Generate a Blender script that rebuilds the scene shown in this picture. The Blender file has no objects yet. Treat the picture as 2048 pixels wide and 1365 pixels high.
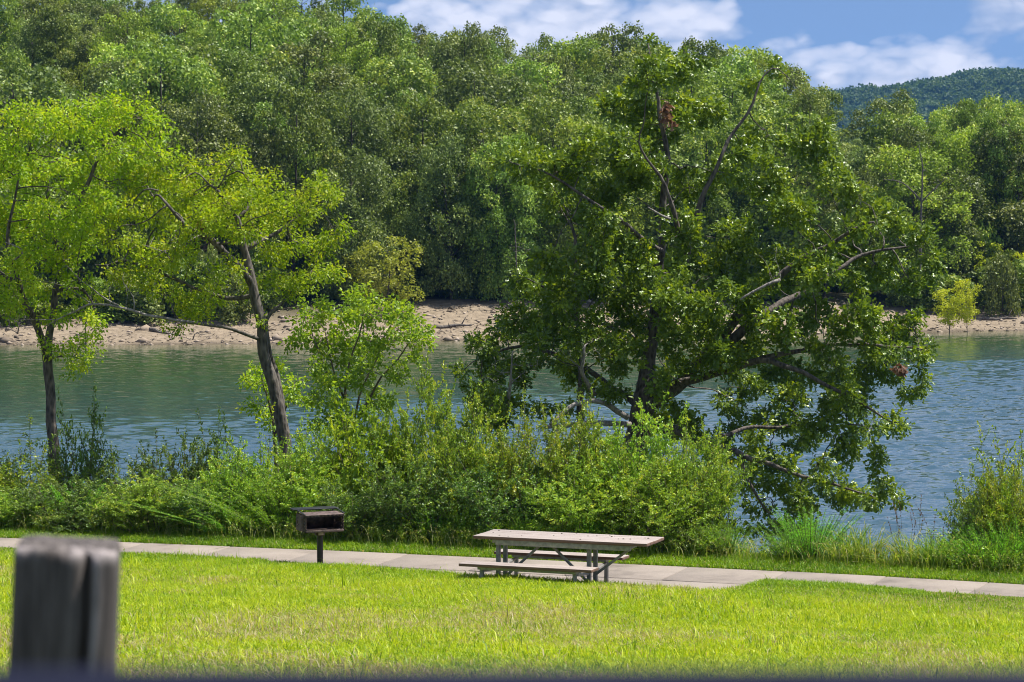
import bpy, math, random
import numpy as np
from mathutils import Vector, Matrix

SC = bpy.context.scene
COL = SC.collection
PI = math.pi
R = math.radians
DENOISE = True
rng = np.random.default_rng(11)
random.seed(5)

# ------------------------------------------------------------------ camera
F = 5000.0                                   # focal length in pixels of the 2048-wide photo
CAMZ = 7.3
PITCH = math.atan((682.5 - 447) / F)
cam = bpy.data.cameras.new('camera')
camo = bpy.data.objects.new('camera', cam)
COL.objects.link(camo)
camo.location = (0, 0, CAMZ)
camo.rotation_euler = (PI / 2 - PITCH, 0, 0)
cam.sensor_fit = 'HORIZONTAL'
cam.sensor_width = 36.0
cam.lens = 36.0 * F / 2048
cam.clip_start = 0.1
cam.clip_end = 20000
cam.dof.use_dof = True
cam.dof.focus_distance = 52
cam.dof.aperture_fstop = 8.0
SC.camera = camo

# ------------------------------------------------------------------ sky, sun, exposure
SUN_EL, SUN_AZ = 63.0, 78.0                  # degrees; azimuth measured from +Y (away from camera) towards +X
SC.view_settings.view_transform = 'Standard'
SC.view_settings.look = 'None'
SC.view_settings.gamma = 1.0
SC.view_settings.use_curve_mapping = False
SC.view_settings.exposure = 0.68
SC.render.engine = 'CYCLES'
SC.cycles.use_denoising = DENOISE
SC.cycles.pixel_filter_type = 'BLACKMAN_HARRIS'
SC.cycles.filter_width = 1.0
SC.cycles.max_bounces = 12
SC.cycles.diffuse_bounces = 5
SC.cycles.glossy_bounces = 3
SC.cycles.transmission_bounces = 6
SC.cycles.transparent_max_bounces = 4
SC.cycles.volume_bounces = 0
SC.cycles.caustics_reflective = False
SC.cycles.caustics_refractive = False
SC.cycles.sample_clamp_indirect = 6.0

W = bpy.data.worlds.new('World')
SC.world = W
W.use_nodes = True


class NT:
    """tiny helper for node trees"""
    def __init__(self, tree):
        self.t = tree

    def n(self, kind, **kw):
        nd = self.t.nodes.new(kind)
        for k, v in kw.items():
            if k.startswith('i_'):
                key = k[2:]
                key = int(key) if key.isdigit() else key.replace('_', ' ')
                sock = nd.inputs[key]
                if hasattr(v, 'is_output') or isinstance(v, bpy.types.NodeSocket):
                    self.t.links.new(v, sock)
                else:
                    sock.default_value = v
            else:
                setattr(nd, k, v)
        return nd

    def link(self, a, b):
        self.t.links.new(a, b)

    def math(self, op, a, b=None, c=None, clamp=False):
        nd = self.t.nodes.new('ShaderNodeMath')
        nd.operation = op
        nd.use_clamp = clamp
        for i, v in enumerate((a, b, c)):
            if v is None:
                continue
            if isinstance(v, bpy.types.NodeSocket):
                self.link(v, nd.inputs[i])
            else:
                nd.inputs[i].default_value = v
        return nd.outputs[0]

    def ramp(self, fac, stops, interp='LINEAR'):
        nd = self.t.nodes.new('ShaderNodeValToRGB')
        cr = nd.color_ramp
        cr.interpolation = interp
        while len(cr.elements) < len(stops):
            cr.elements.new(0.5)
        for e, (p, c) in zip(cr.elements, stops):
            e.position = p
            e.color = (c, c, c, 1) if not hasattr(c, '__len__') else (*c[:3], 1)
        self.link(fac, nd.inputs[0])
        return nd.outputs[0]

    def mix(self, fac, a, b, blend='MIX'):
        nd = self.t.nodes.new('ShaderNodeMix')
        nd.data_type = 'RGBA'
        nd.blend_type = blend
        for i, v in ((0, fac), (6, a), (7, b)):
            if isinstance(v, bpy.types.NodeSocket):
                self.link(v, nd.inputs[i])
            else:
                nd.inputs[i].default_value = v if not hasattr(v, '__len__') else (*v[:3], 1)
        return nd.outputs[2]


def build_world():
    t = NT(W.node_tree)
    W.node_tree.nodes.clear()
    tc = t.n('ShaderNodeTexCoord')
    d = tc.outputs['Generated']
    lift = t.n('ShaderNodeVectorMath', operation='ADD', i_0=d, i_1=(0, 0, 0.22))
    nrm = t.n('ShaderNodeVectorMath', operation='NORMALIZE', i_0=lift.outputs[0])
    sky = t.n('ShaderNodeTexSky', sky_type='NISHITA', sun_disc=False)
    sky.sun_elevation = R(SUN_EL)
    sky.sun_rotation = R(SUN_AZ)
    sky.altitude = 300
    sky.air_density = 1.0
    sky.dust_density = 0.6
    sky.ozone_density = 1.0
    t.link(nrm.outputs[0], sky.inputs[0])
    # cumulus: noise over the direction sphere, flattened a little
    sc = t.n('ShaderNodeVectorMath', operation='MULTIPLY', i_0=d, i_1=(1.0, 1.0, 1.9))
    off = t.n('ShaderNodeVectorMath', operation='ADD', i_0=sc.outputs[0], i_1=(CLX, 0.0, CLZ))

    def density(v):
        n1 = t.n('ShaderNodeTexNoise', i_Vector=v, i_Scale=8.0, i_Detail=6.0, i_Roughness=0.52).outputs[0]
        # billows: rounded cells, each with smaller ones on it
        wv = t.n('ShaderNodeTexNoise', i_Vector=v, i_Scale=30.0, i_Detail=3.0)
        wp = t.n('ShaderNodeVectorMath', operation='MULTIPLY_ADD', i_0=wv.outputs[1], i_1=(0.03, 0.03, 0.03), i_2=v)
        vo = t.n('ShaderNodeTexVoronoi', feature='F1', i_Vector=wp.outputs[0], i_Scale=26.0, i_Detail=2.0, i_Roughness=0.6)
        return t.math('ADD', t.math('MULTIPLY', n1, 0.82), t.math('MULTIPLY', t.math('SUBTRACT', 1.0, vo.outputs[0]), 0.18))
    den = density(off.outputs[0])
    cov = t.ramp(den, [(CC, 0.0), (CC + 0.05, 0.5), (CC + 0.13, 1.0)])
    # the tops of the puffs are whiter than their bases
    off2 = t.n('ShaderNodeVectorMath', operation='ADD', i_0=off.outputs[0], i_1=(0.005, 0.0, 0.020))
    dif = t.math('SUBTRACT', den, density(off2.outputs[0]))
    lit = t.math('ADD', t.math('MULTIPLY', dif, 7.0), 0.36, clamp=True)
    ccol = t.mix(lit, (3.6, 4.15, 5.45), (6.7, 6.8, 7.6))
    tint = t.mix(1.0, sky.outputs[0], (0.80, 0.85, 0.94), 'MULTIPLY')
    col = t.mix(t.math('MULTIPLY', cov, 0.9), tint, ccol)
    bg = t.n('ShaderNodeBackground', i_Color=col, i_Strength=0.088)
    out = t.n('ShaderNodeOutputWorld')
    t.link(bg.outputs[0], out.inputs[0])


CC = 0.40
CLX, CLZ = 1.2, 2.2
OAKN, ELMN = 42, 38
build_world()

sl = bpy.data.lights.new('sun', 'SUN')
sl.energy = 5.0
sl.angle = R(0.5)
sl.color = (1.0, 0.955, 0.88)
slo = bpy.data.objects.new('sun', sl)
COL.objects.link(slo)
sd = Vector((math.sin(R(SUN_AZ)) * math.cos(R(SUN_EL)), math.cos(R(SUN_AZ)) * math.cos(R(SUN_EL)), math.sin(R(SUN_EL))))
slo.rotation_euler = sd.to_track_quat('Z', 'Y').to_euler()
slo.location = sd * 60

# ------------------------------------------------------------------ helpers
FW = np.array([0, math.cos(PITCH), -math.sin(PITCH)])
UP = np.array([0, math.sin(PITCH), math.cos(PITCH)])
RT = np.array([1.0, 0, 0])


def P(px, py, Y):
    """point at distance Y (world y) seen at photo pixel px, py"""
    d = FW + RT * ((px - 1024) / F) + UP * ((682.5 - py) / F)
    return d * (Y / d[1]) + np.array([0, 0, CAMZ])


def nz(v, axis=-1):
    return v / np.maximum(np.linalg.norm(v, axis=axis, keepdims=True), 1e-9)


def rdir(n, g=rng):
    return nz(g.normal(size=(n, 3)))


def vnoise(x, y, seed=0):
    """smooth value noise in 0..1"""
    x = np.asarray(x, float)
    y = np.asarray(y, float)
    xi, yi = np.floor(x).astype(np.int64), np.floor(y).astype(np.int64)
    fx, fy = x - xi, y - yi
    fx, fy = fx * fx * (3 - 2 * fx), fy * fy * (3 - 2 * fy)

    def h(a, b):
        n = (a * 374761393 + b * 668265263 + seed * 974711) & 0x7fffffff
        n = ((n ^ (n >> 13)) * 1274126177) & 0x7fffffff
        return ((n ^ (n >> 16)) & 0xffff) / 65535.0
    a, b, c, d = h(xi, yi), h(xi + 1, yi), h(xi, yi + 1), h(xi + 1, yi + 1)
    return (a * (1 - fx) + b * fx) * (1 - fy) + (c * (1 - fx) + d * fx) * fy


def fbm(x, y, seed=0, o=4):
    s, a, t = 0, 1, 0
    for i in range(o):
        s = s + a * vnoise(x * 2 ** i, y * 2 ** i, seed + i)
        t += a
        a *= 0.5
    return s / t


class MB:
    """collects triangles / quads into one mesh"""
    def __init__(self):
        self.v, self.t, self.q, self.at, self.n = [], [], [], {}, 0

    def add(self, V, T=None, Q=None, **attrs):
        V = np.asarray(V, float).reshape(-1, 3)
        if T is not None and len(T):
            self.t.append(np.asarray(T, np.int64).reshape(-1, 3) + self.n)
        if Q is not None and len(Q):
            self.q.append(np.asarray(Q, np.int64).reshape(-1, 4) + self.n)
        for k, a in attrs.items():
            self.at.setdefault(k, []).append((self.n, np.asarray(a, float)))
        self.v.append(V)
        self.n += len(V)

    def box(self, c, s, rot=None):
        """box with centre c and size s"""
        x, y, z = np.asarray(s) / 2
        V = np.array([[-x, -y, -z], [x, -y, -z], [x, y, -z], [-x, y, -z], [-x, -y, z], [x, -y, z], [x, y, z], [-x, y, z]])
        if rot is not None:
            V = V @ np.array(rot).T
        self.add(V + np.asarray(c), Q=[[0, 3, 2, 1], [4, 5, 6, 7], [0, 1, 5, 4], [1, 2, 6, 5], [2, 3, 7, 6], [3, 0, 4, 7]])

    def tube(self, pts, rad, sides=8, cap=True):
        pts = np.asarray(pts, float)
        n = len(pts)
        rad = np.broadcast_to(np.asarray(rad, float), (n,))
        tan = np.gradient(pts, axis=0)
        tan = nz(tan)
        ref = np.array([0.31, 0.95, 0.1]) if abs(tan[0][2]) > 0.7 else np.array([0.05, 0.1, 1.0])
        a = nz(np.cross(tan[0], ref))
        ang = np.arange(sides) * 2 * PI / sides
        ca, sa = np.cos(ang)[:, None], np.sin(ang)[:, None]
        V = []
        for i in range(n):
            a = a - tan[i] * np.dot(a, tan[i])
            a = a / max(np.linalg.norm(a), 1e-9)
            b = np.cross(tan[i], a)
            V.append(pts[i] + rad[i] * (ca * a + sa * b))
        V = np.concatenate(V)
        i = np.arange(n - 1)[:, None] * sides
        k = np.arange(sides)[None]
        k2 = (k + 1) % sides
        Q = np.stack([i + k, i + k2, i + k2 + sides, i + k + sides], -1).reshape(-1, 4)
        T = []
        if cap:
            e = (n - 1) * sides
            T = [[0, j + 1, j] for j in range(1, sides - 1)] + [[e, e + j, e + j + 1] for j in range(1, sides - 1)]
        self.add(V, T=T, Q=Q)

    def build(self, name, mat, parent=None, smooth=False, bevel=0.0):
        me = bpy.data.meshes.new(name)
        V = np.concatenate(self.v)
        T = np.concatenate(self.t) if self.t else np.zeros((0, 3), np.int64)
        Q = np.concatenate(self.q) if self.q else np.zeros((0, 4), np.int64)
        me.vertices.add(len(V))
        me.vertices.foreach_set('co', V.astype(np.float32).ravel())
        li = np.concatenate([T.ravel(), Q.ravel()]).astype(np.int32)
        me.loops.add(len(li))
        me.loops.foreach_set('vertex_index', li)
        me.polygons.add(len(T) + len(Q))
        st = np.concatenate([np.arange(len(T)) * 3, len(T) * 3 + np.arange(len(Q)) * 4]).astype(np.int32)
        me.polygons.foreach_set('loop_start', st)
        if smooth:
            me.polygons.foreach_set('use_smooth', np.ones(len(st), bool))
        me.update(calc_edges=True)
        for k, lst in self.at.items():
            arr = np.zeros(len(V), np.float32)
            for o, a in lst:
                arr[o:o + len(a)] = a
            me.attributes.new(k, 'FLOAT', 'POINT').data.foreach_set('value', arr)
        me.materials.append(mat)
        o = bpy.data.objects.new(name, me)
        COL.objects.link(o)
        if parent is not None:
            o.parent = parent
        if bevel:
            m = o.modifiers.new('bevel', 'BEVEL')
            m.width = bevel
            m.segments = 2
            m.limit_method = 'ANGLE'
        return o


def tag(o, label=None, cat=None, group=None, kind=None):
    for k, v in (('label', label), ('category', cat), ('group', group), ('kind', kind)):
        if v:
            o[k] = v
    return o


def thing(name, label, cat, loc=(0, 0, 0), rz=0.0, group=None):
    o = bpy.data.objects.new(name, None)
    o.empty_display_size = 0.2
    COL.objects.link(o)
    o.location = loc
    o.rotation_euler = (0, 0, rz)
    return tag(o, label, cat, group)


KIDS = {}


def copy_tree(root, loc, rz, scale=(1, 1, 1), label=None, cat=None, group=None):
    r = root.copy()
    COL.objects.link(r)
    r.location = loc
    r.rotation_euler = (0, 0, rz)
    r.scale = scale
    tag(r, label, cat, group)
    for ch in KIDS[root.name]:
        c = ch.copy()
        COL.objects.link(c)
        c.parent = r
    return r


# ------------------------------------------------------------------ materials
def material(name):
    m = bpy.data.materials.new(name)
    m.use_nodes = True
    m.node_tree.nodes.clear()
    t = NT(m.node_tree)
    out = t.n('ShaderNodeOutputMaterial')
    return m, t, out


def leaf_mat(name, stops, trans=0.4, rough=0.42, spec=0.5, tcol=(1.25, 1.15, 0.35), hue=0.02, val=0.25, gain=1.75):
    """leaves: one colour per leaf from its rnd value, thin and translucent"""
    m, t, out = material(name)
    a = t.n('ShaderNodeAttribute', attribute_name='rnd').outputs['Fac']
    c = t.ramp(a, [(p_, tuple(min(.6, k * gain) for k in c_)) for p_, c_ in stops])
    oi = t.n('ShaderNodeObjectInfo').outputs['Random']
    hs = t.n('ShaderNodeHueSaturation', i_Color=c)
    t.link(t.math('MULTIPLY_ADD', oi, hue, 0.5 - hue / 2), hs.inputs['Hue'])
    t.link(t.math('MULTIPLY_ADD', oi, val, 1 - val / 2), hs.inputs['Value'])
    c = hs.outputs[0]
    p = t.n('ShaderNodeBsdfPrincipled', i_Base_Color=c, i_Roughness=rough)
    p.inputs['Specular IOR Level'].default_value = spec
    tr = t.n('ShaderNodeBsdfTranslucent', i_Color=t.mix(1.0, c, tcol, 'MULTIPLY'))
    mx = t.n('ShaderNodeMixShader', i_0=trans)
    t.link(p.outputs[0], mx.inputs[1])
    t.link(tr.outputs[0], mx.inputs[2])
    t.link(mx.outputs[0], out.inputs[0])
    return m


def bark_mat(name, dark, light, scale=9.0):
    m, t, out = material(name)
    tc = t.n('ShaderNodeTexCoord').outputs['Object']
    mp = t.n('ShaderNodeMapping', i_Vector=tc)
    mp.inputs['Scale'].default_value = (1, 1, 0.35)
    n = t.n('ShaderNodeTexNoise', i_Vector=mp.outputs[0], i_Scale=scale, i_Detail=6.0, i_Roughness=0.7)
    v = t.n('ShaderNodeTexVoronoi', i_Vector=mp.outputs[0], i_Scale=scale * 2.2)
    h = t.math('ADD', t.math('MULTIPLY', n.outputs[0], 0.7), t.math('MULTIPLY', v.outputs[0], 0.5))
    c = t.ramp(h, [(0.35, dark), (0.75, light)])
    p = t.n('ShaderNodeBsdfPrincipled', i_Base_Color=c, i_Roughness=0.9)
    b = t.n('ShaderNodeBump', i_Height=h, i_Strength=0.9, i_Distance=0.03)
    t.link(b.outputs[0], p.inputs['Normal'])
    t.link(p.outputs[0], out.inputs[0])
    return m


def simple_mat(name, c1, c2, scale=20.0, rough=0.7, metallic=0.0, bump=0.3, dist=0.004, stretch=(1, 1, 1), lo=0.35, hi=0.65, spec=0.5):
    m, t, out = material(name)
    tc = t.n('ShaderNodeTexCoord').outputs['Object']
    mp = t.n('ShaderNodeMapping', i_Vector=tc)
    mp.inputs['Scale'].default_value = stretch
    n = t.n('ShaderNodeTexNoise', i_Vector=mp.outputs[0], i_Scale=scale, i_Detail=8.0, i_Roughness=0.65)
    c = t.ramp(n.outputs[0], [(lo, c1), (hi, c2)])
    p = t.n('ShaderNodeBsdfPrincipled', i_Base_Color=c, i_Roughness=rough, i_Metallic=metallic)
    p.inputs['Specular IOR Level'].default_value = spec
    b = t.n('ShaderNodeBump', i_Height=n.outputs[0], i_Strength=bump, i_Distance=dist)
    t.link(b.outputs[0], p.inputs['Normal'])
    t.link(p.outputs[0], out.inputs[0])
    return m


M = {}
M['oak_leaf'] = leaf_mat('oak_leaf', [(0.0, (0.032, 0.054, 0.008)), (0.6, (0.070, 0.104, 0.012)), (0.88, (0.140, 0.175, 0.014)), (1.0, (0.23, 0.235, 0.016))],
                         trans=0.36, rough=0.36, spec=0.5, gain=2.35)
M['elm_leaf'] = leaf_mat('elm_leaf', [(0.0, (0.070, 0.120, 0.009)), (0.5, (0.135, 0.200, 0.012)), (1.0, (0.245, 0.285, 0.016))], trans=0.50, rough=0.45, spec=.35, tcol=(1.2, 1.2, .35), gain=2.4)
M['sapling_leaf'] = leaf_mat('sapling_leaf', [(0.0, (0.085, 0.16, 0.02)), (0.6, (0.14, 0.22, 0.025)), (1.0, (0.22, 0.27, 0.03))], trans=0.55, rough=0.4, spec=.4, gain=2.0)
M['shrub_leaf'] = leaf_mat('shrub_leaf', [(0.0, (0.0260, 0.0496, 0.0062)), (0.6, (0.1037, 0.1598, 0.0162)), (1.0, (0.2550, 0.3075, 0.0270))], trans=0.38, rough=0.38, spec=.4, val=0.35, hue=0.03, gain=3.0)
M['dark_shrub_leaf'] = leaf_mat('dark_shrub_leaf', [(0.0, (0.0174, 0.0360, 0.0074)), (0.6, (0.0594, 0.1080, 0.0194)), (1.0, (0.1650, 0.2175, 0.0300))], trans=0.34, rough=0.4, spec=.4, val=0.3, hue=0.03, gain=2.3)
M['weed_leaf'] = leaf_mat('weed_leaf', [(0.0, (0.05, 0.13, 0.012)), (0.7, (0.095, 0.20, 0.015)), (1.0, (0.18, 0.25, 0.02))], trans=0.45, rough=0.5, spec=.3, val=0.3, hue=0.03, gain=2.9)
M['seed_grass'] = leaf_mat('seed_grass', [(0.0, (0.10, 0.17, 0.03)), (0.6, (0.17, 0.23, 0.045)), (1.0, (0.34, 0.32, 0.15))], trans=0.4, rough=0.5, spec=.3)
M['dark_oak_crown'] = leaf_mat('dark_oak_crown', [(0.0, (0.0201, 0.0291, 0.0067)), (0.7, (0.0724, 0.0929, 0.0218)), (1.0, (0.1863, 0.2025, 0.0486))], trans=0.28, rough=0.48, spec=0.36, val=0.5, hue=0.022, gain=2.75, tcol=(1.1, 1.15, .5))
M['mid_crown'] = leaf_mat('mid_crown', [(0.0, (0.0241, 0.0397, 0.0063)), (0.7, (0.0933, 0.1296, 0.0202)), (1.0, (0.2268, 0.2550, 0.0432))], trans=0.31, rough=0.48, spec=0.36, val=0.5, hue=0.022, gain=2.75, tcol=(1.1, 1.15, .5))
M['yellow_crown'] = leaf_mat('yellow_crown', [(0.0, (0.0384, 0.0558, 0.0074)), (0.7, (0.1188, 0.1566, 0.0194)), (1.0, (0.2550, 0.2925, 0.0375))], trans=0.34, rough=0.5, spec=0.3, val=0.6, hue=0.035, gain=2.75, tcol=(1.1, 1.15, .5))
M['olive_crown'] = leaf_mat('olive_crown', [(0.0, (0.085, 0.095, 0.014)), (0.7, (0.145, 0.15, 0.022)), (1.0, (0.20, 0.19, 0.03))], trans=0.45, rough=0.5, spec=0.3, gain=2.4, tcol=(1.1, 1.15, .5))
M['lemon_crown'] = leaf_mat('lemon_crown', [(0.0, (0.15, 0.17, 0.010)), (0.7, (0.24, 0.25, 0.014)), (1.0, (0.30, 0.29, 0.02))], trans=0.45, rough=0.5, spec=0.3, gain=2.3, tcol=(1.1, 1.15, .5))
M['far_crown'] = leaf_mat('far_crown', [(0.0, (0.03, 0.055, 0.018)), (0.7, (0.05, 0.085, 0.024)), (1.0, (0.08, 0.11, 0.03))], trans=0.35, rough=0.6, spec=.2, gain=1.5)
M['dead_leaf'] = leaf_mat('dead_leaf', [(0.0, (0.07, 0.035, 0.02)), (0.6, (0.13, 0.068, 0.042)), (1.0, (0.20, 0.12, 0.08))], trans=0.3, rough=0.7, tcol=(1.1, 0.9, 0.7))
M['bark_dark'] = bark_mat('bark_dark', (0.02, 0.016, 0.014), (0.15, 0.125, 0.105))
M['bark_grey'] = bark_mat('bark_grey', (0.03, 0.025, 0.021), (0.16, 0.138, 0.115))
M['far_bark'] = bark_mat('far_bark', (0.02, 0.017, 0.014), (0.10, 0.085, 0.07), 3.0)
M['dead_wood'] = bark_mat('dead_wood', (0.11, 0.095, 0.083), (0.31, 0.28, 0.25), 12.0)
M['twig'] = simple_mat('twig', (0.06, 0.045, 0.03), (0.16, 0.125, 0.085), 15)
M['green_stem'] = simple_mat('green_stem', (0.06, 0.09, 0.02), (0.12, 0.14, 0.04), 15)


# ------------------------------------------------------------------ foliage geometry
DIAMOND = (np.array([[0, 0, 0], [-0.30, 0.45, 0.09], [0, 1, 0], [0.30, 0.45, 0.09]]), np.array([[0, 2, 1], [0, 3, 2]]))
_hw = [0.0, 0.27, 0.11, 0.36, 0.0]
_hy = [0.0, 0.28, 0.45, 0.72, 1.0]
_ov = [[0, y, 0] for y in _hy] + [[-w, y + .04, 0.07 + .1 * w] for w, y in zip(_hw[1:4], _hy[1:4])] + [[w, y + .04, 0.07 + .1 * w] for w, y in zip(_hw[1:4], _hy[1:4])]
_ot = [[0, 1, 5], [1, 2, 5], [2, 6, 5], [2, 3, 6], [3, 7, 6], [3, 4, 7], [0, 8, 1], [1, 8, 2], [2, 8, 9], [2, 9, 3], [3, 9, 10], [3, 10, 4]]
OAK = (np.array(_ov), np.array(_ot))
BLADE = (np.array([[-0.05, 0, 0], [0.05, 0, 0], [0, 1, 0.0]]), np.array([[0, 1, 2]]))
OVAL = (np.array([[0, 0, 0], [-0.24, 0.3, 0.07], [-0.20, 0.7, 0.07], [0, 1, 0], [0.20, 0.7, 0.07], [0.24, 0.3, 0.07], [0, 0.5, 0]]),
        np.array([[0, 6, 1], [1, 6, 2], [2, 6, 3], [0, 5, 6], [5, 4, 6], [4, 3, 6]]))


def add_leaves(mb, pos, axis, nrm, size, tmpl, rnd=None, width=1.0, g=rng):
    n = len(pos)
    if n == 0:
        return
    A = nz(axis)
    B = nz(np.cross(A, nrm))
    N = np.cross(B, A)
    tv, tt = tmpl
    size = np.broadcast_to(np.asarray(size, float), (n,))[:, None, None]
    V = pos[:, None, :] + size * (tv[None, :, 0:1] * width * B[:, None] + tv[None, :, 1:2] * A[:, None] + tv[None, :, 2:3] * N[:, None])
    T = tt[None] + (np.arange(n) * len(tv))[:, None, None]
    if rnd is None:
        rnd = g.random(n)
    mb.add(V.reshape(-1, 3), T=T.reshape(-1, 3), rnd=np.repeat(rnd, len(tv)))


def grow(nodes, par, att, D=0.22, kill=0.30, iters=90, g=rng, trop=(0, 0, 0.0)):
    """branches grown towards attraction points"""
    nodes = [np.array(n, float) for n in nodes]
    par = list(par)
    NA = np.array(nodes)
    d = np.linalg.norm(att[:, None] - NA[None], axis=2)
    near, dist = d.argmin(1), d.min(1)
    alive = np.ones(len(att), bool)
    kids = {}
    for i, p in enumerate(par):
        kids[p] = kids.get(p, 0) + 1
    trop = np.array(trop)
    for it in range(iters):
        if not alive.any():
            break
        idx = np.where(alive)[0]
        u, inv = np.unique(near[idx], return_inverse=True)
        acc = np.zeros((len(u), 3))
        P0 = np.array([nodes[k] for k in u])
        np.add.at(acc, inv, nz(att[idx] - P0[inv]))
        acc = nz(acc) + 0.25 * g.normal(size=acc.shape) + trop
        new = P0 + D * nz(acc)
        ids = []
        for k, q in zip(u, new):
            if kids.get(k, 0) >= 4:
                # crowded fork: retire the attractors that ask for it
                alive[idx[near[idx] == k]] = False
                continue
            kids[k] = kids.get(k, 0) + 1
            nodes.append(q)
            par.append(int(k))
            ids.append(len(nodes) - 1)
        if not ids:
            continue
        NN = np.array([nodes[k] for k in ids])
        dd = np.linalg.norm(att[:, None] - NN[None], axis=2)
        m = dd.min(1)
        b = m < dist
        near[b] = np.array(ids)[dd.argmin(1)[b]]
        dist[b] = m[b]
        alive &= dist > kill
    return np.array(nodes), np.array(par)


def pipe(par, tip=0.006, e=2.2):
    n = len(par)
    cnt = np.zeros(n)
    ch = np.zeros(n, int)
    for i in range(n):
        if par[i] >= 0:
            ch[par[i]] += 1
    for i in range(n - 1, -1, -1):
        if ch[i] == 0:
            cnt[i] = 1
        if par[i] >= 0:
            cnt[par[i]] += cnt[i]
    return tip * cnt ** (1 / e), cnt


def wood(mb, nodes, par, rad, sel=None):
    """tubes along the branches, one chain after the other"""
    n = len(nodes)
    ch = [[] for _ in range(n)]
    for i in range(n):
        if par[i] >= 0:
            ch[par[i]].append(i)
    starts = [(i, -1) for i in range(n) if par[i] < 0]
    while starts:
        s, p = starts.pop()
        chain = [s]
        c = s
        while ch[c]:
            k = max(ch[c], key=lambda j: rad[j])
            for j in ch[c]:
                if j != k:
                    starts.append((j, c))
            chain.append(k)
            c = k
        pts = nodes[chain]
        rr = rad[chain].copy()
        if p >= 0:
            pts = np.concatenate([nodes[p][None], pts])
            rr = np.concatenate([[min(rad[p], rr[0] * 1.25)], rr])
        if len(pts) < 2:
            continue
        if len(pts) > 4:
            q = pts.copy()
            q[1:-1] = 0.25 * pts[:-2] + 0.5 * pts[1:-1] + 0.25 * pts[2:]
            pts = q
        mx = rr.max()
        mb.tube(pts, rr, 3 if mx < 0.012 else 5 if mx < 0.05 else 10)


def limb_nodes(limbs, step=0.2, g=rng, wob=0.03):
    """polylines of (px, py, Y, radius) -> nodes, parents, radii; each later limb starts at the nearest node"""
    nodes, par, rad = [], [], []
    for L in limbs:
        pts = np.array([P(a, b, c) for a, b, c, _ in L])
        rs = np.array([l[3] for l in L], float)
        seg = np.linalg.norm(np.diff(pts, axis=0), axis=1)
        s = np.concatenate([[0], np.cumsum(seg)])
        m = max(2, int(s[-1] / step) + 1)
        q = np.linspace(0, s[-1], m)
        pp = np.stack([np.interp(q, s, pts[:, k]) for k in range(3)], 1)
        for _ in range(2):
            pp[1:-1] = 0.25 * pp[:-2] + 0.5 * pp[1:-1] + 0.25 * pp[2:]
        pp[1:-1] += g.normal(size=pp[1:-1].shape) * wob
        rr = np.interp(q, s, rs)
        if nodes:
            d = np.linalg.norm(np.array(nodes) - pp[0], axis=1)
            k = int(d.argmin())
            prev = k
            st = 1
        else:
            prev, st = -1, 0
        for p_, r_ in zip(pp[st:], rr[st:]):
            nodes.append(p_)
            par.append(prev)
            rad.append(r_)
            prev = len(nodes) - 1
    return nodes, par, rad


def clump_points(clumps, Y, per_m2, dspread, thick=0.75, g=rng, tight=1.0):
    out = []
    for cl in clumps:
        px, py, r = cl[:3]
        yo = cl[3] if len(cl) > 3 else g.uniform(-dspread, dspread)
        c = P(px, py, Y + yo)
        rm = r * tight / F * (Y + yo)
        n = max(4, int(per_m2 * PI * rm * rm))
        q = rdir(n, g) * (g.random((n, 1)) ** (1 / 2.2)) * rm
        q[:, 2] *= thick
        out.append(c + q)
    return np.concatenate(out)


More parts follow.
